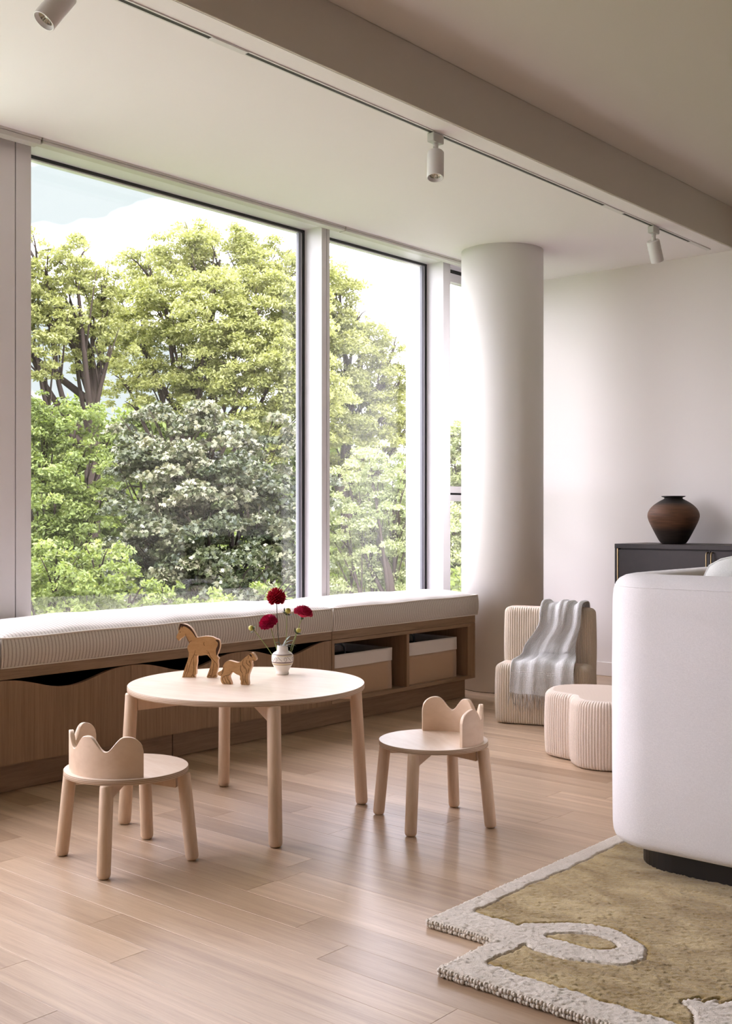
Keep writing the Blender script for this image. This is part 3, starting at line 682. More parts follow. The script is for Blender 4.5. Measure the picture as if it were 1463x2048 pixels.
def dahlia(label, head, R, axis, mt, flat=1.0, dark=False, spread=0.85, bend=(0, 0, 0)):
    t = thing('dahlia', label, 'flower', (VX, VY, 0.50), 0, 'dahlias in the vase')
    hd = Vector(head)-Vector((VX, VY, 0.50)); ax = Vector(axis).normalized()
    q = ax.to_track_quat('Z', 'Y').to_matrix().to_4x4()
    mb = MB(); n = 190; ga = PI*(3-math.sqrt(5))
    for i in range(n):
        f = (i+0.5)/n; pol = math.acos(1-2*f*spread); az = ga*i
        d = Vector((math.sin(pol)*math.cos(az), math.sin(pol)*math.sin(az), math.cos(pol)*flat))
        Lp = R*(0.93+0.10*random.random()); d_n = d.normalized(); side = d_n.cross(Vector((0, 0, 1))); side = side.normalized() if side.length > 1e-3 else Vector((1, 0, 0)); up = side.cross(d_n)
        wd = R*(0.15+0.24*f)
        P = [(0.35, 0.5, 0), (0.72, 1.0, 0.10), (0.92, 0.75, 0.22)]
        vs = [d*Lp*0.3]
        for s, w_, lift in P:
            c_ = d*Lp*s
            curl = up*(wd*lift*1.6)
            vs += [c_-side*wd*w_*0.5+up*wd*0.28*w_+curl*0.3, c_+curl*0.0, c_+side*wd*w_*0.5+up*wd*0.28*w_+curl*0.3]
        vs.append(d*Lp+up*wd*0.35)
        fs = [(0, 1, 2), (0, 2, 3), (1, 4, 5, 2), (2, 5, 6, 3), (4, 7, 8, 5), (5, 8, 9, 6), (7, 10, 8), (8, 10, 9)]
        mb.add([tuple((q @ v)+hd) for v in vs], fs, 0, True)
    mb.lathe([(0.001, R*0.45), (R*0.45, R*0.1), (R*0.42, -R*0.2), (0.001, -R*0.4)], 10, mi=0, mat4=Matrix.Translation(hd) @ q)
    mb.build('petals', mt, t)
    bk = hd-ax*R*0.62*flat
    MB().lathe([(0.0012, -0.006), (0.005, -0.002), (0.008, 0.004), (0.004, 0.006)], 10, mat4=Matrix.Translation(bk) @ q).build('calyx', M['leaf'], t)
    base = Vector((hd.x*0.10, hd.y*0.10, 0.02)); mid = base.lerp(bk, 0.55)+Vector(bend)
    P = catmull([base, base.lerp(mid, 0.5)+Vector(bend)*0.2, mid, bk], 5, False)
    MB().tube(P, [0.0021-0.0007*i/len(P) for i in range(len(P))], 7).build('stem', M['stem_dark'] if dark else M['stem'], t)
    return t
RT = Vector((0.757, 0.653, 0)); FWD = Vector((-0.653, 0.757, 0))
dahlia('tallest dahlia, a deep crimson ball on a dark stem', (-3.124, 3.088, 0.787), 0.040, (-0.05, -0.05, 1), M['petal'], 0.95, True, 0.93, (-0.004, -0.003, 0))
dahlia('lowest dahlia, magenta pink, at the left of the bouquet', (-3.140, 3.062, 0.686), 0.0385, tuple(-RT*0.35-FWD*0.55+Vector((0, 0, 0.8))), M['petal_pink'], 0.80, False, 0.62)
dahlia('right-hand dahlia, a raspberry dome above its stem', (-3.040, 3.150, 0.722), 0.040, tuple(RT*0.25-FWD*0.15+Vector((0, 0, 1))), M['petal_red'], 0.85, False, 0.56)
def bud(label, head, r, dirn, bend=(0, 0, 0)):
    t = thing('dahlia_bud', label, 'flower bud', (VX, VY, 0.50), 0, 'dahlia buds in the vase')
    hd = Vector(head)-Vector((VX, VY, 0.50)); ax = Vector(dirn).normalized(); q = ax.to_track_quat('Z', 'Y').to_matrix().to_4x4(); T = Matrix.Translation(hd) @ q
    m = MB()
    for i in range(9):    # overlapping scales
        R_ = []
        a0 = 2*PI*i/9
        for k_ in range(6):
            th = PI*k_/5; ring = []
            for s in (-0.42, 0, 0.42):
                rr = r*(1.0+0.05*(s == 0)); ring.append(tuple(T @ Vector((rr*math.sin(th)*math.cos(a0+s), rr*math.sin(th)*math.sin(a0+s), -rr*math.cos(th)*1.02))))
            R_.append(ring)
        m.rings(R_, False, False, closed=False)
    m.build('bud', M['bud'], t)
    m = MB()
    for i in range(5):
        a = 2*PI*i/5+0.3; c_, s_ = math.cos(a), math.sin(a)
        P = [(0.2*r, -0.9*r, 0.12*r), (0.9*r, -1.25*r, 0.55*r), (1.7*r, -0.9*r, 0.35*r), (2.0*r, -0.3*r, 0.02*r)]
        R_ = []
        for x, z, w_ in P: R_.append([tuple(T @ Vector((x*c_-o*s_, x*s_+o*c_, z))) for o in (-w_, 0, w_)])
        m.rings(R_, False, False, closed=False)
    m.build('bract', M['leaf'], t)
    base = Vector((hd.x*0.11, hd.y*0.11, 0.02)); bk = hd-ax*r*0.95; mid = base.lerp(bk, 0.5)+Vector(bend)
    P = catmull([base, mid, bk], 7, False); MB().tube(P, 0.0014, 6).build('stem', M['stem'], t)
bud('yellow-green dahlia bud reaching furthest left', (-3.196, 3.022, 0.666), 0.0105, tuple(-RT*0.8+Vector((0, 0, 0.35))), (0, 0, 0.004))
bud('dahlia bud standing between the two upper blooms', (-3.088, 3.116, 0.733), 0.0110, tuple(RT*0.45-FWD*0.4+Vector((0, 0, 0.7))), (0.004, 0.003, 0))
bud('low round green dahlia bud at the right of the bouquet', (-3.056, 3.142, 0.657), 0.0095, tuple(RT*0.5-FWD*0.3+Vector((0, 0, 0.6))), (0.003, 0.003, -0.008))
lf = MB()
for a, el, ln in ((0.7, 0.35, 0.05), (0.9, 0.7, 0.055), (3.9, 0.8, 0.04), (1.2, 1.0, 0.06), (0.3, 0.15, 0.045)):
    dx = Vector((math.cos(a)*math.cos(el), math.sin(a)*math.cos(el), math.sin(el))); sd = Vector((-math.sin(a), math.cos(a), 0)); R_ = []
    for k_ in range(7):
        s = k_/6; c_ = Vector((0, 0, 0.095))+dx*ln*s*1.15+Vector((0, 0, -0.020*s*s)); w_ = 0.0075*math.sin(PI*min(1, s*0.95+0.04))
        R_.append([tuple(c_-sd*w_+Vector((0, 0, w_*0.4))), tuple(c_), tuple(c_+sd*w_+Vector((0, 0, w_*0.4)))])
    lf.rings(R_, False, False, closed=False)
fo = thing('dahlia_foliage', 'short green leaves curling over the vase rim', 'leaves', (VX, VY, 0.50)); lf.build('leaf', M['leaf'], fo)

# ================================================================== CORDUROY SEAT, OTTOMAN, BLANKET
def ribbed(outline, h, name, material, parent, r=0.035, rib=0.0125, amp=0.0052, z0=0.004, topm=None, dome=0.006):
    P = resample([(*p, 0) if len(p) == 2 else p for p in outline], rib/5)
    n = (len(P)//5)*5; P = resample([tuple(p) for p in P], sum((P[i]-P[i-1]).length for i in range(len(P)))/n)
    n = len(P)
    ar = sum(P[i].x*P[(i+1) % n].y-P[(i+1) % n].x*P[i].y for i in range(n)); sg = 1 if ar > 0 else -1
    Nn = []
    for i in range(n):
        d = (P[(i+3) % n]-P[(i-3) % n]).normalized(); Nn.append(Vector((d.y, -d.x, 0))*sg)
    R = []
    prof = [(0.010, z0), (0.003, z0+0.006), (0.0, z0+0.02)]+[(-0.004*math.sin(PI*k_/6), z0+0.02+(h-r-z0-0.02)*k_/6) for k_ in range(1, 6)]
    for k_ in range(7):
        a = PI/2*k_/6; prof.append((r*(1-math.cos(a)), h-r+r*math.sin(a)))
    prof.append((r+0.005, h+0.001))
    for ins, z in prof:
        fade = 1.0 if ins < r*0.9 else 0.5
        ring = []
        for i in range(n):
            w = abs(math.sin(PI*i/5)); q = P[i]-Nn[i]*(ins-amp*fade*(w-1))  # ribs proud, grooves in
            ring.append((q.x, q.y, z))
        R.append(ring)
    mb = MB(); mb.rings(R, True, False, 0, True)
    c_ = P[0]*0
    for p in P: c_ += p
    c_ /= n
    last = R[-1]; top = []
    mb2 = MB(); b = len(mb.v)
    # cap: tessellated polygon
    from mathutils.geometry import tessellate_polygon
    idx0 = len(mb.v)-n
    for tri in tessellate_polygon([[Vector((x, y, 0)) for x, y, z in last]]):
        a_ = [Vector(last[t_]) for t_ in tri]
        if (a_[1]-a_[0]).cross(a_[2]-a_[0]).z < 0: tri = tri[::-1]
        mb.f.append(tuple(idx0+t_ for t_ in tri)); mb.m.append(1); mb.sm.append(False)
    return mb.build(name, [material, topm or M['cord_top']], parent)
CA = math.radians(20); cu = Vector((math.cos(CA), math.sin(CA), 0)); cn = Vector((-math.sin(CA), math.cos(CA), 0))
kc = thing('corduroy_chair', 'low cream corduroy lounge chair in front of the round column, draped with a throw', 'chair', (-3.395, 4.975, 0), CA)
ribbed(rrect(0.0, 0.50, 0.0, 0.31, 0.05, 8), 0.318, 'seat', M['cord'], kc, 0.035)
ribbed(rrect(0.012, 0.50, 0.155, 0.315, 0.055, 8), 0.607, 'backrest', M['cord'], kc, 0.03, z0=0.20)
ott = thing('corduroy_ottoman', 'wavy pink-beige corduroy ottoman left of the white sofa', 'ottoman', (-2.5, 4.6, 0))
op = [(-2.815, 4.57), (-2.755, 4.465), (-2.66, 4.43), (-2.605, 4.42), (-2.565, 4.365), (-2.49, 4.315), (-2.385, 4.325), (-2.31, 4.39), (-2.275, 4.48), (-2.25, 4.58), (-2.19, 4.68), (-2.17, 4.79), (-2.24, 4.87), (-2.34, 4.87), (-2.43, 4.82), (-2.53, 4.83), (-2.65, 4.83), (-2.77, 4.76), (-2.825, 4.67)]
ribbed([(p.x+2.5, p.y-4.6) for p in catmull([(*p, 0) for p in op], 8)], 0.297, 'upholstery', M['cord_pink'], ott, 0.032, rib=0.0135)
# throw blanket: sheet laid along a path over the back, down and across the seat, with soft folds
bl = thing('throw_blanket', 'pale grey woven throw with fringed end over the corduroy chair', 'blanket', (-3.395, 4.975, 0), CA)
path = [(0.345, 0.30), (0.345, 0.45), (0.335, 0.58), (0.31, 0.618), (0.235, 0.624), (0.16, 0.618), (0.135, 0.58), (0.125, 0.50), (0.118, 0.42), (0.105, 0.362), (0.07, 0.338), (0.03, 0.330), (-0.012, 0.322), (-0.030, 0.28), (-0.033, 0.24), (-0.034, 0.20), (-0.034, 0.178)]
PP = catmull([(0, a_, b_) for a_, b_ in path], 6, False)
Ls = [0]
for i in range(1, len(PP)): Ls.append(Ls[-1]+(PP[i]-PP[i-1]).length)
def lerpk(s, ks):
    for (a_, va_), (b_, vb_) in zip(ks[:-1], ks[1:]):
        if a_ <= s <= b_: q = (s-a_)/(b_-a_); q = q*q*(3-2*q); return va_+(vb_-va_)*q
    return ks[-1][1] if s > ks[-1][0] else ks[0][1]
nu = 90; R = []; uvs = []
for i, p in enumerate(PP):
    s = Ls[i]/Ls[-1]
    lft = lerpk(s, [(0, 0.25), (0.38, 0.235), (0.55, 0.225), (0.72, 0.14), (0.85, 0.105), (1, 0.100)])
    rgt = lerpk(s, [(0, 0.45), (0.38, 0.455), (0.55, 0.445), (0.68, 0.42), (0.85, 0.435), (1, 0.44)])
    d = (PP[min(i+1, len(PP)-1)]-PP[max(i-1, 0)]).normalized(); nrm = Vector((0, -d.z, d.y))
    if nrm.y > 0 and s > 0.5: nrm = -nrm
    if s > 0.36 and nrm.y > 0: nrm = -nrm
    if nrm.z < -0.2: nrm = -nrm
    row = []
    for j in range(nu+1):
        v = j/nu; drift = lerpk(s, [(0, 0), (0.5, 0.15), (1, 0.9)])
        f = 0.016*(0.5+0.5*math.sin(v*2*PI*2.1+drift*2.2+1.2))**1.5+0.007*(0.5+0.5*math.sin(v*2*PI*4.7+drift*4))+0.012*math.exp(-((v-0.55-0.25*(0.7-s))/0.07)**2)*lerpk(s, [(0, 0.2), (0.4, 1), (1, 1)])
        f += 0.020*math.exp(-((s-0.72)/0.05)**2)*math.exp(-((v-0.75)/0.25)**2)
        ampk = lerpk(s, [(0, 0.5), (0.33, 0.9), (0.5, 1.15), (1, 1.0)])
        q = Vector((lft+(rgt-lft)*v, p.y, p.z))+nrm*(0.005+f*ampk)
        q.y += 0.0; 
        if s > 0.9: q.z -= 0.010*math.sin(v*3.0)+0.004*math.sin(v*13)
        if q.z < 0.33 and q.y > -0.005 and s > 0.6: pass
        row.append(tuple(q)); uvs.append((v*(rgt-lft)*2.6, Ls[i]*2.6))
    R.append(row)
mb = MB(); mb.rings(R, False, False, closed=False); o = mb.build('woven_cloth', M['blanket'], bl)
uvl = o.data.uv_layers.new(name='UVMap')
for lp in o.data.loops: uvl.data[lp.index].uv = uvs[lp.vertex_index]
sd = o.modifiers.new('thick', 'SOLIDIFY'); sd.thickness = 0.004; sd.offset = 1
end = R[-1]; fm = MB(); random.seed(3)
for k_ in range(85):
    j = int(k_/85*nu); b_ = Vector(end[j]); b_.x += random.uniform(-0.002, 0.002); L_ = random.uniform(0.060, 0.095); P = [b_]
    sx, sy = random.uniform(-0.018, 0.018), random.uniform(-0.006, 0.003)
    for q in range(1, 6):
        s = q/5; P.append(b_+Vector((sx*s+0.003*math.sin(s*6+k_), sy*s, -L_*s)))
    fm.tube(P, [0.0017, 0.0016, 0.0014, 0.0013, 0.0012, 0.0009], 5)
f_ = fm.build('fringe', M['fringe'], bl); f_['kind'] = 'stuff'

# ================================================================== SOFA
sf = thing('sofa', 'large white rounded sofa seen from behind, on a dark recessed base', 'sofa', (-0.55, 3.75, 0.0))
OX, OY = -0.55, 3.75
SX0, SX1, SY0, SY1, SR = -1.757, 0.75, 3.10, 4.25, 0.20
def uloop(t, z, n=10):
    """U-shaped path: +y end of left arm, corner, back, corner, +y end of right arm; inset by t"""
    r = max(SR-t, 0.06); x0, x1, y0 = SX0+t*0.68, SX1-t*0.68, SY0+t; P = [(x0, SY1, z), (x0, SY1-0.3, z), (x0, y0+r+0.15, z)]
    for k_ in range(n+1):
        a = PI+PI/2*k_/n; P.append((x0+r+r*math.cos(a), y0+r+r*math.sin(a), z))
    for q in range(1, 8): P.append((x0+r+(x1-x0-2*r)*q/8, y0, z))
    for k_ in range(n+1):
        a = -PI/2+PI/2*k_/n; P.append((x1-r+r*math.cos(a), y0+r+r*math.sin(a), z))
    P += [(x1, y0+r+0.15, z), (x1, SY1-0.3, z), (x1, SY1, z)]
    return [(x-OX, y-OY, z_) for x, y, z_ in P]
T = 0.24; prof = [(0.12, 0.088), (0.045, 0.089), (0.026, 0.093), (0.011, 0.103), (0.003, 0.118), (0.0, 0.14), (-0.003, 0.35), (-0.003, 0.65), (0.0, 0.845), (0.004, 0.872), (0.014, 0.893), (0.030, 0.907), (0.055, 0.916), (0.09, 0.921), (0.15, 0.920), (0.19, 0.915), (0.215, 0.905), (0.232, 0.885), (0.24, 0.85), (0.243, 0.6), (0.243, 0.40), (0.20, 0.10)]
R = [uloop(t_, z_) for t_, z_ in prof]
mb = MB(); nn = len(R[0]); 
mb.rings([r[::-1] for r in R], False, False, closed=False)
for j in (0, nn-1): mb.add([r[j] for r in R], [tuple(range(len(R))) if j else tuple(reversed(range(len(R))))], 0)
body = mb.build('frame_upholstery', M['sofa'], sf)
sb = MB(); sb.tube([(x, y, z) for x, y, z in uloop(0.0095, 0.885)], 0.0016, 6); sb.build('seam', M['sofa'], sf)
MB().box(SX0+T-OX+0.005, SX1-T-OX-0.005, SY0+T-OY+0.005, SY1-OY+0.02, 0.10, 0.30, 0.02).build('seat_deck', M['sofa'], sf)
MB().box(SX0+T-OX+0.01, -0.12-0.005, SY0+T-OY+0.01, SY1-OY+0.03, 0.301, 0.45, 0.05).build('seat_cushion', M['sofa'], sf)
MB().box(-0.12+0.005, SX1-T-OX-0.01, SY0+T-OY+0.01, SY1-OY+0.03, 0.301, 0.45, 0.05).build('seat_cushion', M['sofa'], sf)
BP = rrect(SX0+0.088-OX, SX1-0.088-OX, SY0+0.073-OY, SY1-0.06-OY, 0.15, 10)
MB().prism(BP, 0.0215, 0.1, smooth=False).build('base', M['sofa_base'], sf)
def pillow(label, loc, rot, w, h, d, tilt=0.15):
    t = thing('sofa_pillow', label, 'pillow', loc, rot); mb = MB(); n = 18; G = {}
    for sgn in (1, -1):
        R_ = []
        for i in range(n+1):
            row = []
            for j in range(n+1):
                u, v = i/n*2-1, j/n*2-1
                e = (max(0, 1-u**4)*max(0, 1-v**4))**0.55
                pin = 1-0.13*abs(u)**5 ; pin2 = 1-0.13*abs(v)**5
                x, z = u*w/2*pin2, v*h/2*pin; y = sgn*d/2*e
                row.append((x, y*1.0+tilt*-z*1.0+tilt*0, z+h/2))
            R_.append(row)
        if sgn < 0: R_ = [r[::-1] for r in R_]
        mb.rings(R_, False, False, closed=False)
    mb.build('cover', M['pillow'], t)
    E = [(-1+2*k_/12, -1) for k_ in range(12)]+[(1, -1+2*k_/12) for k_ in range(12)]+[(1-2*k_/12, 1) for k_ in range(12)]+[(-1, 1-2*k_/12) for k_ in range(13)]
    P = []
    for u, v in E:
        pin = 1-0.13*abs(u)**5; pin2 = 1-0.13*abs(v)**5; z = v*h/2*pin
        P.append((u*w/2*pin2, -tilt*z, z+h/2))
    MB().tube(P, 0.004, 6).build('piping', M['pillow'], t)
pillow('grey-white boucle pillow rising behind the sofa back', (-1.285, 3.465, 0.452), math.radians(3), 0.52, 0.525, 0.17, 0.12)

# ================================================================== RUG
rg = thing('area_rug', 'olive rug with cream stepped border and looping cream motif', 'rug', (-1.0, 3.0, 0))
MOTIF = [(1038, 1853), (1078, 1849.5), (1138, 1846.5), (1198, 1851), (1249, 1863.6), (1281, 1885), (1293.6, 1906), (1287, 1921), (1249, 1933), (1206, 1927.5), (1138, 1914.7), (1095, 1902), (1059, 1891)]
# the loop and leaf motifs in floor coordinates
loop_o = [(-1.632, 2.509), (-1.596, 2.556), (-1.538, 2.612), (-1.466, 2.643), (-1.385, 2.635), (-1.318, 2.594), (-1.284, 2.548), (-1.272, 2.510), (-1.295, 2.448), (-1.338, 2.424), (-1.416, 2.391), (-1.47, 2.389), (-1.54, 2.405)]
loop_i = [(-1.536, 2.489), (-1.503, 2.541), (-1.452, 2.570), (-1.398, 2.570), (-1.366, 2.549), (-1.366, 2.517), (-1.404, 2.489), (-1.46, 2.486)]
leafm = [(-1.103, 2.352), (-1.075, 2.40), (-1.068, 2.366), (-1.045, 2.425), (-1.035, 2.385), (-1.012, 2.44), (-0.98, 2.47), (-0.75, 2.45), (-0.55, 2.30), (-0.70, 2.24), (-0.98, 2.24), (-1.03, 2.262), (-1.045, 2.29), (-1.06, 2.315)]
loop_o = [(p.x, p.y) for p in catmull([(*p, 0) for p in loop_o], 6)]; loop_i = [(p.x, p.y) for p in catmull([(*p, 0) for p in loop_i], 6)]
def inpoly(X, Y, P):
    c_ = np.zeros(X.shape, bool); n = len(P)
    for i in range(n):
        x0, y0 = P[i]; x1, y1 = P[(i+1) % n]
        if y0 == y1: continue
        cond = ((y0 > Y) != (y1 > Y)) & (X < (x1-x0)*(Y-y0)/(y1-y0)+x0); c_ ^= cond
    return c_
xs = np.concatenate([np.arange(-1.842, -0.90, 0.005), np.arange(-0.90, 1.2, 0.03)]); ysr = np.concatenate([np.arange(2.148, 3.45, 0.005), np.arange(3.45, 5.2, 0.04)])
XN, YN = -1.623, 2.385     # the stepped notch in the corner
XC, YC = np.meshgrid((xs[:-1]+xs[1:])/2, (ysr[:-1]+ysr[1:])/2, indexing='ij')
inside = ~((XC < XN) & (YC < YN))
wob = 0.003*np.sin(XC*60+YC*13)+0.003*np.sin(YC*47-XC*31)
bw = 0.095
field = inside & (XC > -1.842+0.062+wob) & (YC > 2.148+0.092+wob) & (XC < 1.1) & (YC < 5.1)
field &= ~((XC < XN+0.080+wob) & (YC < YN+0.105+wob)) | ((XC > XN+0.075+wob) & (YC < YN+0.02+wob) & (YC > 0))
# straight border of the step continues as the loop's tail
tail = (YC > YN+0.012+wob) & (YC < YN+0.125+wob-0.0*XC) & (XC < -1.555)
field &= ~tail | (XC > -1.555)
cream = inpoly(XC+wob*0.5, YC+wob*0.5, loop_o) & ~inpoly(XC+wob*.5, YC+wob*.5, loop_i)
cream |= inpoly(XC, YC, leafm)
isl = inpoly(XC+wob*.5, YC+wob*.5, loop_i)
field = (field & ~cream) | (isl & inside)
border = inside & ~field
def nz2(X, Y): return 0.35*np.sin(X*310+np.sin(Y*190)*2)+0.35*np.sin(Y*290+np.sin(X*230)*2)
cls = np.where(inside, np.where(field, 2, 1), 0)
XV, YV = np.meshgrid(xs, ysr, indexing='ij')
pad = np.zeros((cls.shape[0]+2, cls.shape[1]+2), int); pad[1:-1, 1:-1] = cls
c4 = np.stack([pad[:-1, :-1], pad[1:, :-1], pad[:-1, 1:], pad[1:, 1:]])
edge = c4.max(0) != c4.min(0); outer = (c4.min(0) == 0) & (c4.max(0) > 0)
h0 = np.where(c4.max(0) == 2, 0.0235, 0.0245)
ZV = h0+0.0009*rng.standard_normal(XV.shape)+0.0010*nz2(XV, YV); ZV[edge] -= 0.0048; ZV[outer] = 0.014
XV = XV+0.0008*rng.standard_normal(XV.shape); YV = YV+0.0008*rng.standard_normal(YV.shape)
def grid_part(maskc, name, m_):
    I, J = np.nonzero(maskc); ny_ = len(ysr); q = np.stack([I*ny_+J, (I+1)*ny_+J, (I+1)*ny_+J+1, I*ny_+J+1], 1)
    used, inv = np.unique(q, return_inverse=True); q = inv.reshape(q.shape)
    V = np.stack([XV.ravel()[used]+1.0, YV.ravel()[used]-3.0, ZV.ravel()[used]], 1)
    mb = MB(); mb.v = [tuple(map(float, v)) for v in V]; mb.f = [tuple(map(int, f)) for f in q]; mb.m = [0]*len(q); mb.sm = [True]*len(q)
    return mb.build(name, m_, rg)
grid_part(border, 'border', M['rug_border']); grid_part(field, 'field', M['rug_field'])
out = [(-1.842, YN), (XN, YN), (XN, 2.148), (1.17, 2.148), (1.17, 5.17), (-1.842, 5.17)]
MB().prism([(x+1+0.004*(1 if x < 0 else -1), y-3+0.004*(1 if y < 3 else -1)) for x, y in out], 0.001, 0.015).build('backing', M['rug_border'], rg)
tf = MB(); random.seed(5)
def tuft(x, y, z, r):
    ph = random.random()*6
    tf.lathe([(0.0005, -r*1.0), (r*0.75, -r*0.6), (r, 0), (r*0.75, r*0.7), (0.0005, r)], 7, (x+1, y-3, z))
for (ax, ay), (bx, by) in ((out[0], out[1]), (out[1], out[2]), (out[2], (-0.6, 2.148)), (out[0], (-1.842, 3.45))):
    Ln = math.hypot(bx-ax, by-ay); n = int(Ln/0.0085)
    for k_ in range(n):
        u = (k_+0.5)/n
        for zz in (0.007, 0.0165):
            tuft(ax+(bx-ax)*u+random.uniform(-.002, .002), ay+(by-ay)*u+random.uniform(-.002, .002), zz+random.uniform(-.001, .001), random.uniform(0.0052, 0.0066))
t_ = tf.build('edge_tufts', M['rug_border'], rg); t_['kind'] = 'stuff'

# ================================================================== SIDEBOARD, JAR
sbd = thing('sideboard', 'dark stained sideboard with brass handle against the back wall', 'sideboard', (-3.50, 6.50, 0.0))
SWd = 1.9
MB().box(0, SWd, -0.004, 0.44, 0.897, 0.926, 0.0015).build('top', M['sideboard'], sbd)
bx = MB(); bx.box(0, 0.016, 0, 0.44, 0.12, 0.897); bx.box(SWd-0.016, SWd, 0, 0.44, 0.12, 0.897); bx.box(0.016, SWd-0.016, 0.02, 0.44, 0.12, 0.137); bx.box(0.016, SWd-0.016, 0.42, 0.44, 0.137, 0.897); bx.box(0.016, SWd-0.016, 0.022, 0.05, 0.137, 0.895)
bx.build('carcass', M['sideboard'], sbd)
MB().box(0.017, 0.024, -0.003, 0.015, 0.13, 0.896).build('brass_strip', M['brass'], sbd)
for q in range(3):
    x0 = 0.027+q*0.617; d = MB().box(x0, x0+0.612, 0.0, 0.02, 0.14, 0.890, 0.0015).build('door', M['sideboard'], sbd)
    for dx in ((0.598,) if q == 0 else (0.012,) if q == 1 else (0.598,)):
        MB().tube([(x0+dx, 0.0, 0.882), (x0+dx, -0.020, 0.879), (x0+dx, -0.026, 0.865), (x0+dx, -0.026, 0.62), (x0+dx, -0.020, 0.606), (x0+dx, 0.0, 0.603)], 0.0048, 8).build('handle', M['brass'], d)
for x in (0.03, SWd-0.06):
    for y in (0.03, 0.38): MB().box(x, x+0.03, y, y+0.03, 0.001, 0.12).build('leg', M['sideboard'], sbd)
jr = thing('clay_jar', 'brown terracotta jar with flared rim standing on the dark sideboard', 'jar', (-3.203, 6.72, 0.927))
jp = [(0.070, 0.0), (0.078, 0.004), (0.092, 0.022), (0.110, 0.055), (0.133, 0.100), (0.152, 0.140), (0.160, 0.165), (0.1615, 0.182), (0.157, 0.202), (0.143, 0.226), (0.122, 0.247), (0.098, 0.264), (0.076, 0.277), (0.064, 0.283), (0.058, 0.287), (0.056, 0.291), (0.060, 0.295), (0.072, 0.2985), (0.0745, 0.3010), (0.0735, 0.3035), (0.062, 0.3035), (0.048, 0.298), (0.045, 0.28), (0.05, 0.26), (0.001, 0.24)]
jp = [(p.x, p.z) for p in catmull([(a_, 0, b_) for a_, b_ in jp], 4, False)]
MB().lathe(jp, 96, caps=(True, False)).build('body', M['jar'], jr)

# ================================================================== TRACK AND SPOTLIGHTS
tk = thing('lighting_track', 'slim white lighting track with dark slot under the dropped ceiling', 'lighting track', (-3.02, 0.2, CE))
MB().box(-0.017, -0.009, 0, 6.63, -0.004, -0.0005).box(0.009, 0.017, 0, 6.63, -0.004, -0.0005).build('housing', M['lamp'], tk)
MB().box(-0.009, 0.009, 0, 6.63, -0.003, -0.0008).build('slot', M['track_slot'], tk)
for y0_, y1_ in ((2.455, 2.63), (5.28, 5.50), (6.35, 6.64)): MB().box(-0.015, 0.015, y0_, y1_, -0.0062, -0.0042, 0.0008).build('joint_cover', M['lamp'], tk)
def spot(label, y, axis, zpiv, stem_len, off=(0, 0)):
    """axis points from lamp top to lens"""
    t = thing('track_spotlight', label, 'spotlight', (-3.02, y, CE), 0, 'white spotlights on the ceiling track')
    MB().box(-0.019, 0.019, -0.038, 0.038, -0.046, -0.0065, 0.003).build('adapter', M['lamp_grey'], t)
    zt = -0.046; MB().lathe([(0.0125, 0), (0.0125, -min(0.045, stem_len))], 16, (0, 0, zt)).build('stem', M['lamp'], t)
    piv = Vector((0, 0, zt-stem_len)); MB().box(-0.010, 0.010, -0.004, 0.004, piv.z-0.012, zt-0.03, 0.0015).build('bracket', M['lamp'], t)
    MB().lathe([(0.003, -0.016), (0.003, 0.016)], 8, mat4=Matrix.Translation((0, 0, zt-0.02)) @ Matrix.Rotation(PI/2, 4, 'X')).build('lock_screw', M['lamp_grey'], t)
    ax = Vector(axis).normalized(); q = ax.to_track_quat('Z', 'Y').to_matrix().to_4x4(); r = 0.0375; Ln = 0.128
    Tm = Matrix.Translation(piv) @ q
    h = MB().lathe([(r-0.003, -0.022), (r, -0.018), (r, Ln-0.024), (r-0.0015, Ln-0.022), (r-0.004, Ln-0.022), (r-0.0045, Ln-0.026), (r-0.0065, Ln-0.028), (r-0.0075, Ln-0.031), (r-0.0095, Ln-0.033), (r-0.011, Ln-0.036)], 48, mat4=Tm, caps=(True, False)).build('lamp_head', M['lamp'], t)
    h.modifiers.new('es', 'EDGE_SPLIT').split_angle = math.radians(40)
    rf = MB(); n = 40; R_ = []
    for rr, zz in ((r-0.0105, Ln-0.035), (r-0.014, Ln-0.040), (r-0.020, Ln-0.046), (0.005, Ln-0.050)):
        R_.append([tuple(Tm @ Vector(((rr*(1+0.05*((j % 2)*2-1)))*math.cos(2*PI*j/n), (rr*(1+0.05*((j % 2)*2-1)))*math.sin(2*PI*j/n), zz))) for j in range(n)])
    rf.rings(R_, False, True, smooth=False); rf.build('reflector', M['reflector'], t)
    return t
spot('spotlight at the top left corner, its lens facing the room', 2.048, tuple(-RT*0.50-FWD*0.34+Vector((0, 0, -0.86))), 0, 0.030)
spot('middle spotlight hanging straight down over the table side', 3.974, tuple(-FWD*0.28+RT*-0.03+Vector((0, 0, -1))), 0, 0.060)
spot('spotlight nearest the back wall, tilted away to the right', 6.077, tuple(FWD*0.45+RT*0.36+Vector((0, 0, -1))), 0, 0.062)

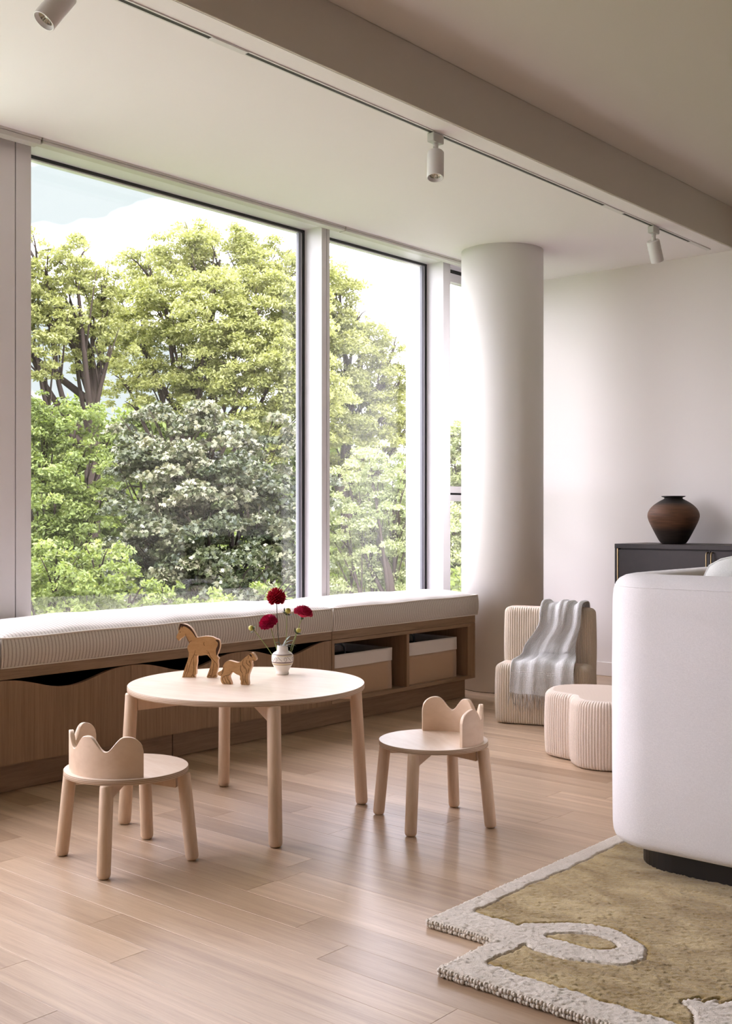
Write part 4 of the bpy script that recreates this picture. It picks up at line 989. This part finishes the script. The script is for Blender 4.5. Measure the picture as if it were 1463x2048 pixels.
# ================================================================== OUTDOORS
struct(MB().box(-300, -5.6, -150, 300, -9.2, -9.0).build('ground', M['ground']))
TREES = {
 'A': ('leaf_light', 0.052, [(-13.04, 8.56, 4.26, 0.37), (-12.73, 8.83, 4.46, 0.37), (-12.71, 9.25, 4.32, 0.34), (-12.99, 8.61, 3.72, 0.4), (-13.0, 9.26, 3.81, 0.41), (-13.11, 8.5, 3.19, 0.3), (-13.24, 9.18, 3.31, 0.28), (-13.39, 8.26, 3.99, 0.47), (-12.79, 9.44, 3.46, 0.31), (-13.8, 7.91, 3.66, 0.53), (-13.19, 8.43, 4.66, 0.27), (-14.5, 7.3, 3.2, 0.7), (-14.3, 7.6, 4.6, 0.6)],
       (-13.2, 9.3), 'tall light green tree at the far left of the wide window, with a forked trunk'),
 'B': ('leaf_light', 0.052, [(-13.14, 11.11, 5.13, 0.47), (-12.77, 11.43, 4.98, 0.53), (-14.03, 11.01, 4.94, 0.43), (-12.57, 11.87, 4.95, 0.46), (-12.08, 12.03, 4.83, 0.45), (-13.01, 10.57, 4.28, 0.51), (-12.13, 10.67, 4.04, 0.53), (-11.81, 11.34, 4.09, 0.58), (-11.56, 11.82, 4.13, 0.51), (-13.69, 10.64, 3.92, 0.42), (-12.9, 10.67, 3.54, 0.48), (-11.86, 10.9, 3.33, 0.53), (-11.37, 11.32, 3.33, 0.53), (-11.26, 11.82, 3.08, 0.51), (-12.47, 10.77, 2.93, 0.44), (-11.7, 11.04, 2.69, 0.5), (-11.21, 11.46, 2.33, 0.43), (-13.86, 10.5, 3.16, 0.38), (-13.14, 10.59, 2.97, 0.41), (-14.24, 10.69, 4.3, 0.39)],
       (-12.9, 11.0), 'tallest light green tree, filling the top middle of the wide window'),
 'C': ('leaf_light', 0.052, [(-12.07, 13.36, 4.65, 0.4), (-12.25, 13.21, 4.09, 0.48), (-11.89, 13.52, 4.25, 0.34), (-12.01, 13.41, 3.61, 0.56), (-11.64, 13.73, 3.93, 0.36), (-11.4, 13.94, 3.85, 0.22), (-11.58, 13.78, 3.29, 0.46), (-11.34, 13.99, 3.29, 0.28), (-11.95, 13.47, 2.89, 0.56), (-11.52, 13.83, 2.65, 0.46), (-11.59, 14.43, 2.52, 0.41), (-12.01, 13.41, 2.25, 0.48), (-12.31, 13.15, 4.89, 0.44), (-12.49, 13.0, 3.77, 0.48), (-11.84, 14.88, 2.9, 0.34)],
       (-12.3, 13.9), 'light green tree stepping down against the sky in the narrow window'),
 'D': ('leaf_maple', 0.056, [(-9.46, 7.69, 1.92, 0.43), (-8.9, 7.9, 1.85, 0.45), (-8.65, 8.39, 1.81, 0.37), (-9.5, 7.39, 1.48, 0.39), (-8.72, 7.4, 1.37, 0.45), (-8.23, 7.7, 1.34, 0.42), (-8.14, 8.17, 1.32, 0.31), (-8.75, 6.98, 0.97, 0.42), (-8.19, 7.2, 0.87, 0.41), (-7.82, 7.52, 0.87, 0.38), (-7.71, 7.88, 0.77, 0.29), (-9.2, 7.6, 1.2, 0.5), (-8.9, 7.2, 0.7, 0.5), (-8.5, 7.9, 0.8, 0.5), (-9.0, 8.2, 1.3, 0.45), (-8.1, 6.88, 0.51, 0.37), (-7.67, 7.12, 0.47, 0.37), (-7.43, 7.46, 0.41, 0.28), (-8.77, 6.7, 0.73, 0.29), (-9.94, 7.67, 2.05, 0.27), (-8.15, 8.55, 1.27, 0.31)],
       (-9.2, 8.1), 'dark maple with silvery sunlit leaves in the lower middle of the wide window'),
 'E': ('leaf_mid', 0.052, [(-11.3, 7.42, 2.27, 0.32), (-11.04, 7.65, 2.1, 0.35), (-11.34, 7.38, 1.75, 0.38), (-10.78, 7.61, 1.63, 0.37), (-10.87, 7.27, 1.28, 0.36), (-10.65, 7.72, 1.23, 0.28), (-11.08, 7.08, 0.95, 0.34), (-11.56, 7.2, 1.98, 0.46), (-11.87, 6.93, 1.52, 0.52), (-10.94, 8.0, 2.0, 0.26), (-12.2, 6.2, 1.6, 0.7), (-10.9, 7.55, 1.0, 0.4), (-11.0, 7.5, 0.4, 0.45), (-10.6, 7.3, 0.7, 0.4)],
       (-11.4, 7.8), 'fresh green tree at the left of the wide window below the forked trunk'),
 'F': ('leaf_mid', 0.045, [(-8.19, 5.48, 0.65, 0.26), (-7.99, 5.79, 0.69, 0.26), (-8.18, 5.23, 0.41, 0.29), (-7.86, 5.5, 0.37, 0.29), (-7.63, 5.83, 0.44, 0.23), (-7.41, 6.02, 0.32, 0.25), (-7.24, 6.43, 0.26, 0.23), (-8.37, 5.07, 0.49, 0.33), (-7.03, 6.88, 0.31, 0.22), (-8.8, 4.6, 0.2, 0.45), (-7.6, 5.6, 0.0, 0.4), (-7.2, 6.3, -0.1, 0.35)],
       (-8.2, 5.9), 'bright green treetop just above the seat cushion in the wide window'),
 'G': ('leaf_pale', 0.040, [(-9.1, 10.64, 1.74, 0.3), (-9.29, 10.47, 1.46, 0.31), (-8.89, 10.82, 1.62, 0.28), (-9.1, 10.64, 1.18, 0.37), (-8.82, 10.88, 1.12, 0.31), (-9.34, 10.43, 0.93, 0.34), (-9.01, 10.72, 0.68, 0.37), (-8.73, 10.96, 0.62, 0.34), (-9.29, 10.47, 0.37, 0.37), (-8.91, 10.8, 0.18, 0.37), (-9.48, 10.31, 0.18, 0.31), (-8.89, 11.48, 1.12, 0.39)],
       (-8.75, 10.5), 'pale green slender tree in the lower half of the narrow window'),
 'H': ('leaf_pale', 0.065, [(-11.89, 16.15, 2.55, 0.4), (-11.66, 16.36, 2.28, 0.53), (-11.93, 16.13, 1.75, 0.53), (-11.59, 16.42, 1.39, 0.62), (-11.27, 15.37, 0.87, 0.51), (-11.33, 15.32, 0.11, 0.59), (-10.95, 15.65, 0.28, 0.59), (-11.18, 16.76, 1.39, 0.8), (-10.85, 17.05, 0.5, 0.8)],
       (-11.6, 16.2), 'pale tree seen through the sliver of window beside the column'),
}
BACK = [(-13.0, 9.0, -0.9, 1.3), (-12.0, 10.5, -0.7, 1.3), (-12.5, 12.2, -0.5, 1.3), (-11.5, 8.0, -1.1, 1.2), (-13.5, 15.0, -0.3, 1.3), (-10.5, 7.0, -1.3, 1.1), (-10.0, 8.6, -1.2, 1.2), (-11.2, 13.6, -0.9, 1.2), (-14.6, 7.6, -0.9, 1.3), (-12.4, 16.5, -0.6, 1.2), (-18.68, 12.94, 2.2, 1.08), (-17.34, 14.09, 2.2, 1.08), (-16.08, 15.18, 2.0, 1.08), (-14.97, 16.14, 1.6, 1.0), (-17.32, 11.48, 0.68, 1.07), (-15.97, 12.64, 0.95, 1.07), (-14.76, 13.69, 0.86, 1.07), (-14.75, 16.33, 0.64, 1.08), (-14.33, 18.01, 0.93, 1.02), (-17.43, 14.3, 2.4, 0.92), (-16.5, 9.5, 0.7, 1.3), (-17.5, 10.3, 1.9, 1.0), (-12.6, 17.5, 0.6, 1.2)]
OVAL = [(-0.5, 0), (-0.22, 0.19), (0.15, 0.20), (0.5, 0), (0.15, -0.20), (-0.22, -0.19)]
STAR = [(-0.42, 0), (-0.30, 0.20), (-0.10, 0.46), (0.02, 0.20), (0.30, 0.36), (0.26, 0.12), (0.58, 0), (0.26, -0.12), (0.30, -0.36), (0.02, -0.20), (-0.10, -0.46), (-0.30, -0.20)]
def leaves(lobes, size, density, seed, flat=0.42, shape=OVAL, layered=False):
    g = np.random.default_rng(seed); V = []; tone = []
    for (x, y, z, r) in lobes:
        ncl = max(14, int(46*(r/0.45)**1.2)) if not layered else max(7, int(17*(r/0.45)**1.2))
        # clump centres over the lobe surface and a few inside
        d = g.standard_normal((ncl, 3)); d /= np.linalg.norm(d, axis=1)[:, None]
        rad = r*(0.55+0.60*g.random(ncl)); cc = np.array([x, y, z])+d*rad[:, None]
        lobe_t = g.normal(0, 0.08)
        for c_ in cc:
            cr = r*(0.24+0.20*g.random())*(1.35 if layered else 1.0); n = int(density*(cr/0.14)**2*(0.062/size)**2); ct = g.normal(0, 0.11)+lobe_t
            q = g.standard_normal((n, 3)); q /= np.linalg.norm(q, axis=1)[:, None]; q *= (g.random(n)**0.45)[:, None]*cr; q[:, 2] *= flat
            q[:, 2] -= 0.35*(q[:, 0]**2+q[:, 1]**2)/cr
            p = c_+q
            nrm = np.array([0, 0, 1.0])+0.75*g.standard_normal((n, 3))+q/cr*0.5; nrm /= np.linalg.norm(nrm, axis=1)[:, None]
            a = g.standard_normal((n, 3)); a -= nrm*(a*nrm).sum(1)[:, None]; a /= np.linalg.norm(a, axis=1)[:, None]; b = np.cross(nrm, a)
            s = size*(0.7+0.6*g.random(n))[:, None]
            V.append(np.stack([p+a*s*u_+b*s*v_-nrm*s*(0.5*abs(v_)+0.25*u_*u_) for u_, v_ in shape], 1).reshape(-1, 3))
            tone.append(np.clip(0.5+ct+0.17*g.standard_normal(n), 0, 1))
    V = np.concatenate(V); tone = np.concatenate(tone); return V, tone
def leaf_obj(name, V, tone, m_, parent):
    q = len(V)//len(tone); n = len(tone); me = bpy.data.meshes.new(name); me.vertices.add(len(V)); me.vertices.foreach_set('co', V.astype(np.float32).ravel())
    me.loops.add(n*q); me.loops.foreach_set('vertex_index', np.arange(n*q, dtype=np.int32)); me.polygons.add(n)
    me.polygons.foreach_set('loop_start', np.arange(0, n*q, q, dtype=np.int32)); me.polygons.foreach_set('loop_total', np.full(n, q, dtype=np.int32))
    at = me.attributes.new('tone', 'FLOAT', 'POINT'); at.data.foreach_set('value', np.repeat(tone, q).astype(np.float32))
    me.materials.append(m_); me.update(); me.validate(); o = bpy.data.objects.new(name, me); COL.objects.link(o); o.parent = parent; o['kind'] = 'stuff'; return o
NLEAF = 0
for ti, (k_, (mk, size, lobes, tp, label)) in enumerate(TREES.items()):
    t = thing('tree', label, 'tree', (tp[0], tp[1], -9.0), 0, 'trees outside the windows')
    off = np.array([tp[0], tp[1], -9.0]); V, tone = leaves(lobes, size, 70 if k_ != 'D' else 80, 20+ti, flat=0.30 if k_ == 'D' else 0.42, shape=STAR if k_ == 'D' else OVAL, layered=k_ == 'D'); NLEAF += len(tone)
    leaf_obj('foliage', V-off, tone, M[mk], t)
    random.seed(40+ti); zs = [l[2] for l in lobes]; zb = min(zs)-0.5; zt = max(zs)
    tr = MB(); cx = sum(l[0] for l in lobes)/len(lobes); cy = sum(l[1] for l in lobes)/len(lobes)
    r0_ = 0.16 if k_ in 'ABC' else 0.10
    TP = [Vector((0, 0, 0)), Vector((0.1, -0.1, 4)), Vector((random.uniform(-.2, .2), random.uniform(-.2, .2), zb+9)), Vector(((cx-tp[0])*0.6, (cy-tp[1])*0.6, (zb+zt)/2+9)), Vector((cx-tp[0], cy-tp[1], zt+9-0.9))]
    C_ = catmull(TP, 8, False); MB().tube(C_, [r0_*(1-0.85*i/len(C_)) for i in range(len(C_))], 9).build('trunk', M['bark'], t)
    br = MB()
    for (x, y, z, r) in lobes:
        tgt = Vector((x-tp[0], y-tp[1], z+9)); zz = max(zb+9-0.6, tgt.z-1.5-random.random())
        st = min(C_, key=lambda p: abs(p.z-zz)); mid = st.lerp(tgt, 0.5)+Vector((random.uniform(-.15, .15), random.uniform(-.15, .15), -0.12))
        P = catmull([st, mid, tgt], 6, False); rb = 0.055 if k_ in 'ABC' else 0.032
        br.tube(P, [rb*(1-0.75*i/len(P)) for i in range(len(P))], 6)
        for _ in range(5):
            e = tgt+Vector((random.gauss(0, 1), random.gauss(0, 1), random.gauss(0, 1)+0.6)).normalized()*r*0.9; s0 = mid.lerp(tgt, random.random())
            m2 = s0.lerp(e, 0.5)+Vector((0, 0, 0.05)); br.tube([s0, m2, e], [rb*0.32, rb*0.22, rb*0.08], 5)
    br.build('branches', M['bark'], t)
V, tone = leaves(BACK, 0.13, 75, 99, 0.6); NLEAF += len(tone)
bk = leaf_obj('woodland_canopy', V, tone*0.8, M['leaf_mid'], None); bk['label'] = 'deeper woodland canopy behind the nearer trees'; bk['category'] = 'foliage'
print('planks', npl, 'leaves', NLEAF)
